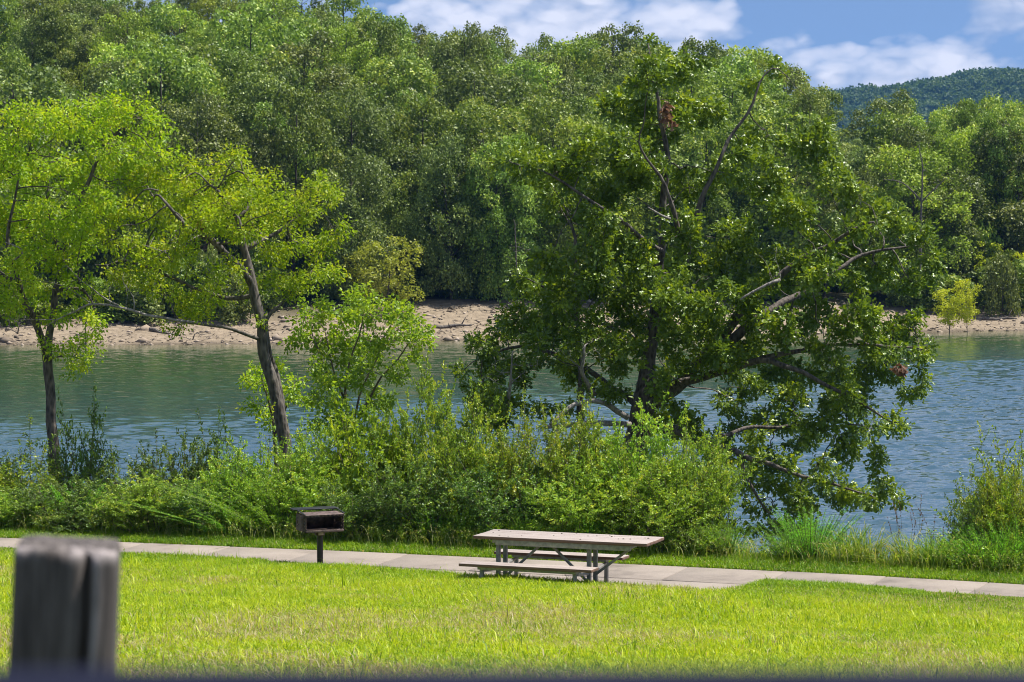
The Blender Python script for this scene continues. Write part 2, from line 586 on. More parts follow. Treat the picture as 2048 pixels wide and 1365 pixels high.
def hero_tree(name, label, cat, base, limbs, clumps, Y, leafmat, barkmat, tmpl, leaf, per_node, per_m2=26, dspread=2.2,
              spread=0.2, tip=0.006, seed=1, droop=0.0, yellow_top=0.0, twig_max=3, D=0.2, dead=None, dead_leaves=None, tight=1.0):
    g = np.random.default_rng(seed)
    nodes, par, lr = limb_nodes(limbs, g=g)
    att = clump_points(clumps, Y, per_m2, dspread, g=g, tight=tight)
    N, Pn = grow(nodes, par, att, D=D, kill=D * 1.35, g=g, trop=(0, 0, 0.05))
    rad, cnt = pipe(Pn, tip)
    nl = len(lr)
    rad[:nl] = np.maximum(np.array(lr), np.minimum(rad[:nl], np.array(lr) * 1.15))
    for i in range(nl, len(N)):
        rad[i] = min(rad[i], rad[Pn[i]] * 0.92)
    o = thing(name, label, cat, base)
    off = np.array(base)
    mb = MB()
    wood(mb, N - off, Pn, rad)
    tr = mb.build('trunk', barkmat, o, smooth=True)
    tw = np.where((cnt <= twig_max) & (np.arange(len(N)) >= nl))[0]
    idx = np.repeat(tw, per_node)
    n = len(idx)
    dirn = nz(N[idx] - N[Pn[idx]])
    ax = nz(dirn * 0.7 + rdir(n, g) * 0.9 + np.array([0, 0, -droop]))
    pos = N[idx] + ax * (g.random((n, 1)) ** 0.7) * spread - ax * leaf * 0.3 + g.normal(size=(n, 3)) * 0.03
    ax2 = nz(ax + rdir(n, g) * 0.6 + np.array([0, 0, -0.25 - droop]))
    nr = nz(rdir(n, g) * 0.9 + np.array([0, 0, 0.62]))
    # one spray of leaves shares a tone: young shoots are yellower
    spray = g.random(len(N))
    rnd = np.clip(0.55 * spray[idx] + 0.45 * g.random(n), 0, 1)
    lb = MB()
    add_leaves(lb, pos - off, ax2, nr, leaf * g.uniform(0.65, 1.2, n), tmpl, rnd, g=g)
    lb.build('crown', leafmat, o)
    print(name, 'twigs', len(tw), 'leaves', n)
    if dead:
        for D_ in dead:
            db = MB()
            dn, dp, dr = limb_nodes([D_['limb']], step=0.12, g=g, wob=0.015)
            dn, dp = np.array(dn), np.array(dp)
            if D_.get('twigs'):
                da = clump_points(D_['twigs'], D_['limb'][0][2], D_.get('per', 30), 0.25, g=g)
                dn2, dp2 = grow(list(dn), list(dp), da, D=0.10, kill=0.13, g=g)
            else:
                dn2, dp2 = dn, dp
            r2, _ = pipe(dp2, 0.0042, 2.0)
            r2[:len(dr)] = np.maximum(r2[:len(dr)], dr)
            for i in range(len(dr), len(dn2)):
                r2[i] = min(r2[i], r2[dp2[i]] * 0.9)
            wood(db, dn2 - off, dp2, r2)
            db.build('dead_branch', M['dead_wood'], o, smooth=True)
    if dead_leaves:
        b = MB()
        for (px, py, r, yy) in dead_leaves:
            c = P(px, py, yy)
            rm = r / F * yy
            k = int(90 * (r / 20) ** 2)
            q = rdir(k, g) * g.random((k, 1)) ** 0.5 * rm
            add_leaves(b, c + q - off, rdir(k, g) + np.array([0, 0, -.8]), rdir(k, g), 0.12, OAK, g=g)
        b.build('dead_leaves', M['dead_leaf'], o)
    return o


#@@PART2
# ------------------------------------------------------------------ shape of the land
_fx = np.array([-60, -30, -18, -12, -7.9, -6.0, -2.78, 1.96, 5.17, 6.87, 9.5, 14, 20, 60])
_fy = np.array([44.0, 42.6, 40.9, 39.7, 38.6, 38.05, 37.1, 35.5, 34.35, 33.6, 32.3, 29.6, 25.5, -4])
_gx = np.linspace(-60, 60, 961)
_gy = np.interp(_gx, _fx, _fy)
for _ in range(60):
    _gy[1:-1] = 0.25 * _gy[:-2] + 0.5 * _gy[1:-1] + 0.25 * _gy[2:]


def path_far(X):
    return np.interp(X, _gx, _gy)


PATHW = 1.36
PATHZ = 2.43
TC = np.array([0.745, 32.74])                # picnic table centre
TA = R(-20.7)                                # its long axis
UX = np.array([math.cos(TA), math.sin(TA)])
NX = np.array([-UX[1], UX[0]])
PAD = (-6.2, 2.27, 3.4)                     # slab along the table axis, and its depth from the path


def lawn_d(X, Y):
    return (path_far(X) - Y) * 0.94 - PATHW


def on_pad(X, Y, m=0.0):
    u = (X - TC[0]) * UX[0] + (Y - TC[1]) * UX[1]
    d = lawn_d(X, Y)
    # the lawn has crept over the slab along a slanting line
    return (X > -5.6) & (u < PAD[1] + m) & (d > -0.2) & (Y > 34.75 - 0.62 * (X + 2.95) - m)


def near_z(X, Y):
    X, Y = np.asarray(X, float), np.asarray(Y, float)
    d = lawn_d(X, Y)
    dp = np.maximum(d, 0)
    lawn = 2.45 + 0.076 * dp + 0.0018 * np.minimum(dp, 16) ** 2 + 0.0576 * np.maximum(dp - 16, 0)
    lawn = np.minimum(lawn, 5.9) + (fbm(X * .5, Y * .5, 3) - .5) * 0.07 * np.clip(dp, 0, 1)
    d2 = np.maximum(-(d + PATHW), 0)
    bank = 2.42 - 0.245 * np.maximum(d2 - 1.15, 0) + (fbm(X * .7, Y * .7, 9) - .5) * 0.25 * np.clip(d2 - 1.2, 0, 1)
    z = np.where(d > 0, lawn, np.where(d2 > 0, bank, PATHZ - 0.06))
    z = np.where(on_pad(X, Y), PATHZ - 0.06, z)
    return np.maximum(z, -2.5)


_sx = np.array([-400, -60, -30.7, -12.8, -4.8, 7.2, 28.4, 34.6, 60, 400])
_sy = np.array([147, 149.5, 150.2, 151.0, 155.3, 159, 168, 169.5, 173, 200.0])


def shore_y(X):
    return np.interp(X, _sx, _sy) + (vnoise(np.asarray(X) * .15, 0.5, 4) - .5) * 1.8 + (vnoise(np.asarray(X) * .6, 0.5, 14) - .5) * 1.2


_rp = np.array([-1500, -400, 0, 300, 600, 760, 900, 1250, 1480, 1570, 1630, 1690, 1730, 2100, 2600, 4000])
_rz = np.array([17.0, 17.0, 16.8, 16.2, 16.0, 14.2, 12.6, 11.2, 10.2, 9.0, 6.2, 3.4, 3.0, 4.0, 6.0, 8.0])


def far_z(X, Y):
    X, Y = np.asarray(X, float), np.asarray(Y, float)
    s = Y - shore_y(X)
    px = 1024 + F * X / np.maximum(Y, 1)
    Rz = np.interp(px, _rp, _rz)
    beach = np.where(s < 0, s * 0.12, np.minimum(s, 14) * 0.15) + (fbm(X * .45, Y * .45, 21) - .5) * 0.55 * np.clip(s / 3, 0, 1)
    q = np.clip((s - 14) / 74, 0, 1)
    q = q * q * (3 - 2 * q) * 0.45 + q * 0.55
    hill = (Rz - 2.1) * q - 0.02 * np.maximum(s - 100, 0)
    return np.maximum(beach + hill, -3.0) if np.ndim(X) else float(max(beach + hill, -3.0))


def grid_mesh(name, X, Y, zf, mat, smooth=True, attr=None):
    """X, Y 2D arrays"""
    Z = zf(X, Y)
    h, w = X.shape
    i = np.arange(h - 1)[:, None] * w + np.arange(w - 1)[None]
    Q = np.stack([i, i + 1, i + w + 1, i + w], -1).reshape(-1, 4)
    mb = MB()
    kw = {k: f(X, Y).ravel() for k, f in (attr or {}).items()}
    mb.add(np.stack([X, Y, Z], -1).reshape(-1, 3), Q=Q, **kw)
    return mb.build(name, mat, smooth=smooth)


def soil_mat(name, stops, scale, bump=0.6, dist=0.03, extra=None):
    m, t, out = material(name)
    tc = t.n('ShaderNodeTexCoord').outputs['Object']
    n = t.n('ShaderNodeTexNoise', i_Vector=tc, i_Scale=scale, i_Detail=10.0, i_Roughness=0.7)
    c = t.ramp(n.outputs[0], stops)
    if extra and len(extra) > 2:
        w = t.n('ShaderNodeAttribute', attribute_name=extra[2]).outputs['Fac']
        c = t.mix(w, c, (0.075, 0.060, 0.042))
    if extra:
        a = t.n('ShaderNodeAttribute', attribute_name=extra[0]).outputs['Fac']
        n2 = t.n('ShaderNodeTexNoise', i_Vector=tc, i_Scale=scale * .3, i_Detail=6.0)
        c2 = t.ramp(n2.outputs[0], extra[1])
        c = t.mix(a, c, c2)
    p = t.n('ShaderNodeBsdfPrincipled', i_Base_Color=c, i_Roughness=0.95)
    p.inputs['Specular IOR Level'].default_value = 0.2
    b = t.n('ShaderNodeBump', i_Height=n.outputs[0], i_Strength=bump, i_Distance=dist)
    t.link(b.outputs[0], p.inputs['Normal'])
    t.link(p.outputs[0], out.inputs[0])
    return m


def build_land():
    xs = np.concatenate([np.arange(-70, -12, 1.5), np.arange(-12, 12.01, 0.12), np.arange(13.5, 70, 1.5)])
    ys = np.concatenate([np.arange(-30, 8, 2.0), np.arange(8, 28, 0.3), np.arange(28, 41, 0.1), np.arange(41, 66, 0.5)])
    X, Y = np.meshgrid(xs, ys)
    mat = soil_mat('lawn_soil', [(0.3, (0.035, 0.045, 0.014)), (0.55, (0.065, 0.085, 0.022)), (0.75, (0.14, 0.125, 0.06))], 3.0)
    tag(grid_mesh('lawn', X, Y, near_z, mat), kind='structure')

    xs = np.concatenate([np.arange(-1400, -70, 60.), np.arange(-70, 75, 0.7), np.arange(80, 1400, 60.)])
    sv = np.concatenate([np.arange(-16, -2, 2.0), np.arange(-2, 18, 0.45), np.arange(18, 120, 3.0), [140, 200, 320, 500, 800, 1300, 2200, 3600]])
    X = np.repeat(xs[None], len(sv), 0)
    Y = shore_y(X) + sv[:, None]

    def wooded(X, Y):
        s = Y - shore_y(X) + (fbm(X * .2, Y * .2, 5) - .5) * 7
        return np.clip((s - np.interp(X, [-30, -14, -6, 8, 24, 36], [7.5, 8.5, 12, 11, 8, 8])) / 4, 0, 1)
    mat = soil_mat('hillside_soil', [(0.22, (0.10, 0.078, 0.055)), (0.40, (0.20, 0.158, 0.110)), (0.58, (0.29, 0.230, 0.162)), (0.8, (0.38, 0.312, 0.232))], 2.2, 0.8, 0.15,
                   ('wooded', [(0.35, (0.035, 0.04, 0.015)), (0.6, (0.07, 0.065, 0.03)), (0.75, (0.13, 0.09, 0.055))], 'wet'))
    def wet(X, Y):
        s = Y - shore_y(X) + (fbm(X * .5, Y * .5, 25) - .5) * 1.6
        return np.clip(1 - (s - .1) / .9, 0, 1) * .8
    tag(grid_mesh('hillside', X, Y, far_z, mat, attr={'wooded': wooded, 'wet': wet}), kind='structure')


build_land()


def build_water():
    m, t, out = material('lake_water')
    tc = t.n('ShaderNodeTexCoord').outputs['Object']
    mp = t.n('ShaderNodeMapping', i_Vector=tc)
    mp.inputs['Scale'].default_value = (0.8, 1.2, 1)
    h = t.n('ShaderNodeTexNoise', i_Vector=mp.outputs[0], i_Scale=3.5, i_Detail=3.0).outputs[0]
    sh = t.n('ShaderNodeAttribute', attribute_name='shallow').outputs['Fac']
    dp = t.n('ShaderNodeAttribute', attribute_name='reflect_tint').outputs['Fac']
    c = t.mix(dp, (0.038, 0.078, 0.100), (0.038, 0.082, 0.032))  # water's own tone plus painted reflections of the sky and the wood
    c = t.mix(sh, c, (0.15, 0.135, 0.065))
    p = t.n('ShaderNodeBsdfPrincipled', i_Base_Color=c, i_Roughness=0.05, i_IOR=1.42)
    b = t.n('ShaderNodeBump', i_Height=h, i_Strength=1.0, i_Distance=0.012)
    t.link(b.outputs[0], p.inputs['Normal'])
    t.link(p.outputs[0], out.inputs[0])
    g = np.random.default_rng(41)
    comps = []
    for k in range(46):
        lam = 0.32 * (1.7 / 0.32) ** (k / 45)
        th = R(90 - 14) + g.normal() * 0.8
        comps.append((2 * PI / lam * math.cos(th), 2 * PI / lam * math.sin(th), g.random() * 6.28, lam))

    def waves(X, Y):
        z = np.zeros_like(X)
        for kx, ky, ph, lam in comps:
            z += np.sin(kx * X + ky * Y + ph) * lam ** 0.9
        # sheltered and nearly calm under the far shore, wind-ruffled further out
        off = shore_y(X) - Y
        calm = np.interp(X, [-34, -10, 10, 26, 40], [54, 54, 48, 26, 18])
        q = np.clip((off - calm + (fbm(X * .06, Y * .05, 61, 3) - .5) * 26) / 10, 0, 1)
        q = q * q * (3 - 2 * q)
        gust = 0.7 + 0.6 * fbm(X * .16, Y * .12, 63, 3)
        return z * WAVE * (CALM + (1 - CALM) * q) * gust * np.clip(off / 8, 0.3, 1)

    def shallow(X, Y):
        return np.clip(1 + (Y - shore_y(X)) / 8.0, 0, 1) ** 1.6

    def reflect_tint(X, Y):
        # painted reflection: the wood's green near the far bank, sky blue further out
        w = np.interp(X, [-34, -10, 10, 26, 40], [70, 66, 58, 34, 26])
        q = np.clip(1.25 + (Y - shore_y(X)) / w, 0, 1)
        return q * q * (3 - 2 * q)
    # the visible reach with real waves
    ys = np.concatenate([np.arange(42, 70, 0.13), np.arange(70, 120, 0.15), np.arange(120, 176, 0.17)])
    u = np.linspace(-1, 1, 340)
    X = u[None] * (0.205 * ys + 6)[:, None]
    Y = np.repeat(ys[:, None], len(u), 1)
    tag(grid_mesh('lake', X, Y, waves, m, attr={'shallow': shallow, 'reflect_tint': reflect_tint}), kind='structure')
    # the rest of the lake lies just under the lowest troughs
    xs = np.concatenate([np.arange(-1500, -70, 130.), np.arange(-70, 75, 3.0), np.arange(100, 1500, 130.)])
    ys = np.concatenate([np.arange(20, 140, 8.0), np.arange(140, 185, 1.0), [200, 260]])
    X, Y = np.meshgrid(xs, ys)
    tag(grid_mesh('lake_water', X, Y, lambda a, b_: a * 0 - 0.16, m, attr={'shallow': shallow, 'reflect_tint': reflect_tint}), kind='structure')


WAVE, CALM = 0.0062, 0.30
build_water()


# ------------------------------------------------------------------ path and slab
def concrete_mat():
    m, t, out = material('concrete')
    tc = t.n('ShaderNodeTexCoord').outputs['Object']
    n = t.n('ShaderNodeTexNoise', i_Vector=tc, i_Scale=1.4, i_Detail=8.0, i_Roughness=0.65)
    f = t.n('ShaderNodeTexNoise', i_Vector=tc, i_Scale=60.0, i_Detail=4.0, i_Roughness=0.7)
    c = t.ramp(n.outputs[0], [(0.28, (0.15, 0.125, 0.103)), (0.48, (0.255, 0.214, 0.178)), (0.72, (0.30, 0.254, 0.214))])
    c = t.mix(0.5, c, t.ramp(f.outputs[0], [(0.3, 0.28), (0.55, 0.5), (0.7, 0.62)]), 'OVERLAY')
    p = t.n('ShaderNodeBsdfPrincipled', i_Base_Color=c, i_Roughness=0.9)
    b = t.n('ShaderNodeBump', i_Height=f.outputs[0], i_Strength=0.3, i_Distance=0.003)
    t.link(b.outputs[0], p.inputs['Normal'])
    t.link(p.outputs[0], out.inputs[0])
    return m


M['concrete'] = concrete_mat()
M['joint'] = simple_mat('joint', (0.05, 0.045, 0.035), (0.09, 0.08, 0.055), 30)


def slab(mb, A, B, C, D, ztop, th=0.1, inset=0.006):
    """A, B, C, D corner points in plan, counter-clockwise"""
    q = np.array([A, B, C, D], float)
    c = q.mean(0)
    q = q + nz(c - q) * inset
    e = q + nz(c - q) * 0.012
    V = np.concatenate([np.c_[q, np.full(4, ztop - th)], np.c_[q, np.full(4, ztop - .008)], np.c_[e, np.full(4, ztop)]])
    Q = []
    for k in range(4):
        j = (k + 1) % 4
        Q += [[k, j, 4 + j, 4 + k], [4 + k, 4 + j, 8 + j, 8 + k]]
    Q += [[8, 9, 10, 11]]
    mb.add(V, Q=Q)


def build_path():
    mb, jb = MB(), MB()
    X = np.arange(-34, 30, 0.01)
    Y = path_far(X)
    s = np.concatenate([[0], np.cumsum(np.hypot(np.diff(X), np.diff(Y)))])
    # joints: one of them falls at pixel 1775 on the far edge
    s0 = np.interp(5.17, X, s)
    q = np.arange(s0 % 1.42, s[-1], 1.42)
    xx = np.interp(q, s, X)
    yy = np.interp(q, s, Y)
    tx, ty = np.gradient(xx), np.gradient(yy)
    L = np.hypot(tx, ty)
    nx, ny = ty / L, -tx / L                   # towards the camera
    for i in range(len(q) - 1):
        a = (xx[i] + nx[i] * PATHW, yy[i] + ny[i] * PATHW)
        b = (xx[i + 1] + nx[i + 1] * PATHW, yy[i + 1] + ny[i + 1] * PATHW)
        slab(mb, a, b, (xx[i + 1], yy[i + 1]), (xx[i], yy[i]), PATHZ + random.uniform(-.003, .003), inset=0.009)
    tag(mb.build('footpath', M['concrete']), kind='structure')
    # the slab under the table: two bays wide
    mb = MB()
    us = np.linspace(PAD[0], PAD[1], 4)

    def pt(u, d):
        # along the table axis at u, at distance d on the camera's side of the path
        p = TC + UX * u
        dd = float(lawn_d(p[0], p[1]))
        return p + NX * (dd - d)
    for a, b in zip(us[:-1], us[1:]):
        slab(mb, pt(a, PAD[2]), pt(b, PAD[2]), pt(b, 0.016), pt(a, 0.016), PATHZ - 0.006, inset=0.008)
    tag(mb.build('table_slab_pavement', M['concrete']), kind='structure')


build_path()


# ------------------------------------------------------------------ grass
def grass_blades(X, Y, Z, length, width, rnd, lean, g):
    n = len(X)
    az = g.random(n) * 2 * PI
    la = np.stack([np.cos(az), np.sin(az)], 1) * lean[:, None] + np.array([[-0.12, -0.05]])
    sa = g.random(n) * 2 * PI
    side = np.stack([np.cos(sa), np.sin(sa), np.zeros(n)], 1) * (width / 2)[:, None]
    base = np.stack([X, Y, Z - 0.01], 1)
    mid = base + np.c_[la * (length * 0.35)[:, None], length * 0.62]
    tip = base + np.c_[la * (length * 1.0)[:, None], length * (1.02 - 0.35 * np.minimum(np.linalg.norm(la, axis=1), 1.3))]
    V = np.stack([base - side, base + side, mid - side * .8, mid + side * .8, tip], 1).reshape(-1, 3)
    k = (np.arange(n) * 5)[:, None]
    Q = np.array([[0, 1, 3, 2]]) + k
    T = np.array([[2, 3, 4]]) + k
    return V, T, Q, np.repeat(rnd, 5)


def grass_mat():
    m, t, out = material('grass_blades')
    a = t.n('ShaderNodeAttribute', attribute_name='rnd').outputs['Fac']
    c = t.ramp(a, [(0.0, (0.09, 0.20, 0.010)), (0.35, (0.26, 0.42, 0.010)), (0.70, (0.47, 0.59, 0.012)), (0.84, (0.58, 0.64, 0.03)), (0.90, (0.42, 0.37, 0.15)), (1.0, (0.60, 0.51, 0.32))])
    p = t.n('ShaderNodeBsdfPrincipled', i_Base_Color=c, i_Roughness=0.5)
    p.inputs['Specular IOR Level'].default_value = 0.35
    tr = t.n('ShaderNodeBsdfTranslucent', i_Color=t.mix(1.0, c, (1.15, 1.1, 0.5), 'MULTIPLY'))
    mx = t.n('ShaderNodeMixShader', i_0=0.42)
    t.link(p.outputs[0], mx.inputs[1])
    t.link(tr.outputs[0], mx.inputs[2])
    t.link(mx.outputs[0], out.inputs[0])
    return m


M['grass'] = grass_mat()


def build_grass():
    g = np.random.default_rng(3)
    mb = MB()
    n = int(1300000 * GRASS)
    Y = np.sqrt(g.random(n) * (37.5 ** 2 - 10.5 ** 2) + 10.5 ** 2)
    X = (g.random(n) * 2 - 1) * (0.2055 * Y + 2.2)
    d = lawn_d(X, Y)
    keep = (d > 0.06) & ~on_pad(X, Y, 0.0)
    X, Y, d = X[keep], Y[keep], d[keep]
    Z = near_z(X, Y)
    n = len(X)
    p1 = fbm(X * 0.55 + 7, Y * 0.38, 31, 3)
    p2 = fbm(X * 1.9, Y * 1.3, 47, 3)
    # mown short and dry in patches; lusher beside the concrete
    dry = np.clip((p1 - 0.49) * 4.4 + np.clip((d - 13) / 5, 0, .8) + (p2 - .5) * .8, 0, 1) * np.clip(d / 3, 0.1, 1)
    right = np.clip((X - 3.0) / 2.0, 0, 1) * np.clip((4.5 - d) / 2.5, 0, 1)       # shorter, darker turf beside the path at the right
    rnd = 0.50 + (p2 - .5) * .5 + (g.random(n) - .5) * .55 + np.clip((d - 2) / 8, -0.25, 0.16) - right * .12
    rnd = np.clip(rnd, 0, .84)
    rnd = np.where(g.random(n) < .14, g.random(n) * .2, rnd)
    straw = g.random(n) < (0.05 + 0.48 * dry + 0.22 * right)
    rnd = np.where(straw, 0.90 + 0.1 * g.random(n), rnd)
    L = g.uniform(0.05, 0.105, n) * (0.75 + 0.6 * p2) * (1 - .45 * right)
    edge = np.where(d < 0.35, 0.6, np.where(on_pad(X, Y, 0.25), 1.15, 1.0))
    L *= edge
    tall = g.random(n) < 0.004 + 0.05 * (fbm(X * .9 + 3, Y * .7, 83, 2) > .66)
    L = np.where(tall, L * 2.0, L)
    mb_attr = grass_blades(X, Y, Z, L, g.uniform(0.006, 0.012, n), rnd, g.uniform(0.1, 1.1, n), g)
    mb.add(mb_attr[0], T=mb_attr[1], Q=mb_attr[2], rnd=mb_attr[3])
    # the strip between the path and the weeds: longer, deeper green
    n = int(170000 * GRASS)
    X = g.uniform(-14.5, 12.5, n)
    dd = g.random(n) ** 1.1 * 1.7
    Y = path_far(X) + (dd + 0.05) / 0.94
    Z = near_z(X, Y)
    rnd = np.clip(0.22 + (g.random(n) - .5) * .45 + (fbm(X, Y, 77) - .5) * .4, 0, .8)
    rnd = np.where(g.random(n) < .06, .92, rnd)
    L = g.uniform(0.06, 0.14, n) * (0.6 + 0.6 * dd)
    a = grass_blades(X, Y, Z, L, g.uniform(0.006, 0.012, n), rnd, g.uniform(0.2, 1.3, n), g)
    mb.add(a[0], T=a[1], Q=a[2], rnd=a[3])
    # longer unmown turf behind the slab's right end
    n = int(9000)
    X = g.uniform(3.0, 5.4, n)
    d = 0.15 + g.random(n) ** 1.3 * 1.0
    Y = path_far(X) - (PATHW + d) / 0.94
    k = ~on_pad(X, Y, 0.0)
    X, Y = X[k], Y[k]
    n = len(X)
    a = grass_blades(X, Y, near_z(X, Y), g.uniform(0.06, 0.14, n) * np.clip(1.25 - np.abs(X - 3.9) / 2.2, .35, 1), g.uniform(.006, .011, n),
                     np.clip(g.normal(.25, .18, n), 0, .8), g.uniform(.2, 1.2, n), g)
    mb.add(a[0], T=a[1], Q=a[2], rnd=a[3])
    o = mb.build('grass', M['grass'])
    tag(o, 'short bright green mown lawn grass with dry straw patches', 'grass', kind='stuff')

    # arching grasses gone to seed where the mowing stops
    mb = MB()
    n = 3000
    X = g.uniform(-12, 10, n)
    Y = path_far(X) + g.uniform(0.65, 1.3, n) / 0.94
    Z = near_z(X, Y)
    for i in range(n):
        h = g.uniform(0.2, 0.5)
        az = g.random() * 2 * PI
        rch = h * g.uniform(.25, .7)
        tt = np.linspace(0, 1, 6)
        c = np.array([X[i], Y[i], Z[i]]) + np.stack([np.cos(az) * rch * tt ** 2, np.sin(az) * rch * tt ** 2, h * (tt - 0.35 * tt ** 3)], 1)
        sd_ = np.array([-math.sin(az), math.cos(az), 0]) * 0.0036
        w = np.array([1.2, 1.1, 1, .9, .8, .5])[:, None]
        V = np.concatenate([c - sd_ * w, c + sd_ * w])
        Q = [[k, k + 1, k + 7, k + 6] for k in range(5)]
        mb.add(V, Q=Q, rnd=np.full(12, g.uniform(.3, 1.0)))
        if i % 2 == 0:
            m_ = 5
            ax = nz(c[-1] - c[-2] + g.normal(size=(m_, 3)) * 0.05)
            add_leaves(mb, np.repeat(c[-1][None], m_, 0), ax, rdir(m_, g), g.uniform(.025, .05), DIAMOND, np.full(m_, .9), width=.25, g=g)
    tag(mb.build('seeding_grass', M['seed_grass']), 'arching pale seed-headed grass along the edge of the weeds', 'grass', kind='stuff')


GRASS = 1.0
build_grass()
#@@PART3
# ------------------------------------------------------------------ picnic table
def plank_mat():
    m, t, out = material('plank')
    tc = t.n('ShaderNodeTexCoord')
    mp = t.n('ShaderNodeMapping', i_Vector=tc.outputs['Object'])
    mp.inputs['Scale'].default_value = (0.35, 6, 6)
    n = t.n('ShaderNodeTexNoise', i_Vector=mp.outputs[0], i_Scale=7.0, i_Detail=8.0, i_Roughness=0.65)
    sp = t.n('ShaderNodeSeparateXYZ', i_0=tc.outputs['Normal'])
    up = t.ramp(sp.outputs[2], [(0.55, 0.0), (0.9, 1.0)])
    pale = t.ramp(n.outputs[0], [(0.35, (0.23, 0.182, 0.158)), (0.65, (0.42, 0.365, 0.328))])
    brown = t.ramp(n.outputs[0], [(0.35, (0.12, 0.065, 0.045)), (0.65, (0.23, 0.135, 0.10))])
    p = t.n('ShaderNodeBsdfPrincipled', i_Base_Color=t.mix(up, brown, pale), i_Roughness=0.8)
    b = t.n('ShaderNodeBump', i_Height=n.outputs[0], i_Strength=0.5, i_Distance=0.004)
    t.link(b.outputs[0], p.inputs['Normal'])
    t.link(p.outputs[0], out.inputs[0])
    return m


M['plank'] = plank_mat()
M['galvanised'] = simple_mat('galvanised', (0.20, 0.195, 0.185), (0.36, 0.35, 0.335), 14, 0.5, metallic=0.35, bump=0.15)
M['litter'] = simple_mat('litter', (0.05, 0.04, 0.03), (0.12, 0.09, 0.06), 30)


def bar(mb, a, b, w, d):
    """rectangular bar from a to b"""
    a, b = np.array(a, float), np.array(b, float)
    L = np.linalg.norm(b - a)
    z = (b - a) / L
    r = np.array([0, 1.0, 0]) if abs(z[1]) < .9 else np.array([1.0, 0, 0])
    x = nz(np.cross(r, z))
    y = np.cross(z, x)
    mb.box((a + b) / 2, (w, d, L), np.stack([x, y, z], 1))


def build_table():
    o = thing('picnic_table', 'weathered brown picnic table with a long overhanging top and two attached benches, beside the path', 'picnic table',
              (TC[0], TC[1], PATHZ - 0.006), TA)
    g = np.random.default_rng(8)
    top = MB()
    pw = 0.147
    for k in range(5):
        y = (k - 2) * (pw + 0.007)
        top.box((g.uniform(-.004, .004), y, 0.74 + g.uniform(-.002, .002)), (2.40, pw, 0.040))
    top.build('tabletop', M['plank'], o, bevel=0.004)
    fr = MB()
    for y in (-0.325, 0.325):
        fr.box((0.03, y, 0.684), (1.86, 0.045, 0.07))
    for x in (-0.94, -0.30, 0.33, 0.93):
        fr.box((x, 0, 0.6938), (0.045, 0.604, 0.046))
    fr.build('top_frame', M['galvanised'], o, bevel=0.003)
    for x in (-0.94, 0.33):
        for y in (-0.13, 0.13):
            l = MB()
            bar(l, (x, y, -0.02), (x, y, 0.670), 0.052, 0.052)
            l.box((x, y, 0.004), (0.11, 0.11, 0.008))
            l.build('leg', M['galvanised'], o, bevel=0.004)
    for a, b in (((-0.91, -.04, 0.16), (-0.34, -.04, 0.67)), ((0.30, -.04, 0.16), (-0.26, -.04, 0.67)), ((0.36, -.04, 0.26), (0.90, -.04, 0.67))):
        br = MB()
        bar(br, a, b, 0.034, 0.028)
        br.build('brace', M['galvanised'], o, bevel=0.003)
    for sgn in (-1, 1):
        yb = sgn * 0.64
        st = MB()
        for k in (-1, 1):
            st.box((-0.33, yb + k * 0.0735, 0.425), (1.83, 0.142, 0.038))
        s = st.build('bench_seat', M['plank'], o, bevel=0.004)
        rl = MB()
        rl.box((-0.33, yb, 0.386), (1.34, 0.20, 0.036))
        rl.build('bench_rail', M['galvanised'], o, bevel=0.003)
        for x in (-0.975, 0.31):
            l = MB()
            bar(l, (x, yb, -0.02), (x, yb, 0.367), 0.048, 0.048)
            l.box((x, yb, 0.0045), (0.10, 0.10, 0.009))
            l.build('bench_leg', M['galvanised'], o, bevel=0.004)
            c = MB()
            y0 = sgn * 0.165
            bar(c, (x if x < 0 else 0.325, y0, 0.30), (x if x < 0 else 0.315, yb - sgn * .03, 0.345), 0.032, 0.032)
            c.build('bench_arm', M['galvanised'], o, bevel=0.003)
    db = MB()
    for k in range(20):
        x, y = g.uniform(-1.15, 1.15), g.uniform(-.35, .35)
        r_ = g.uniform(.004, .012)
        q = rdir(9, g) * r_ * np.array([1, 1, .6])
        q[:, 2] = np.abs(q[:, 2])
        db.tube([(x - r_, y, .7615), (x, y + r_ * .4, .766), (x + r_, y, .7615)], r_ * .5, 5)
    d = db.build('tabletop_litter', M['litter'])
    d.location, d.rotation_euler = o.location, o.rotation_euler
    tag(d, 'dark fallen twigs and acorn caps scattered on the picnic tabletop', 'litter', kind='stuff')
    return o


build_table()


# ------------------------------------------------------------------ grill
M['burnt_steel'] = simple_mat('burnt_steel', (0.036, 0.025, 0.021), (0.15, 0.096, 0.076), 16, 0.62, metallic=0.35, bump=0.5, lo=.4, hi=.72)
M['rust_steel'] = simple_mat('rust_steel', (0.07, 0.047, 0.039), (0.23, 0.165, 0.145), 20, 0.55, metallic=0.35, bump=0.4)
M['black_steel'] = simple_mat('black_steel', (0.012, 0.012, 0.014), (0.035, 0.033, 0.034), 14, 0.4, metallic=0.3, bump=0.2)
M['tag_metal'] = simple_mat('tag_metal', (0.30, 0.24, 0.20), (0.42, 0.35, 0.30), 20, 0.5, metallic=0.3)


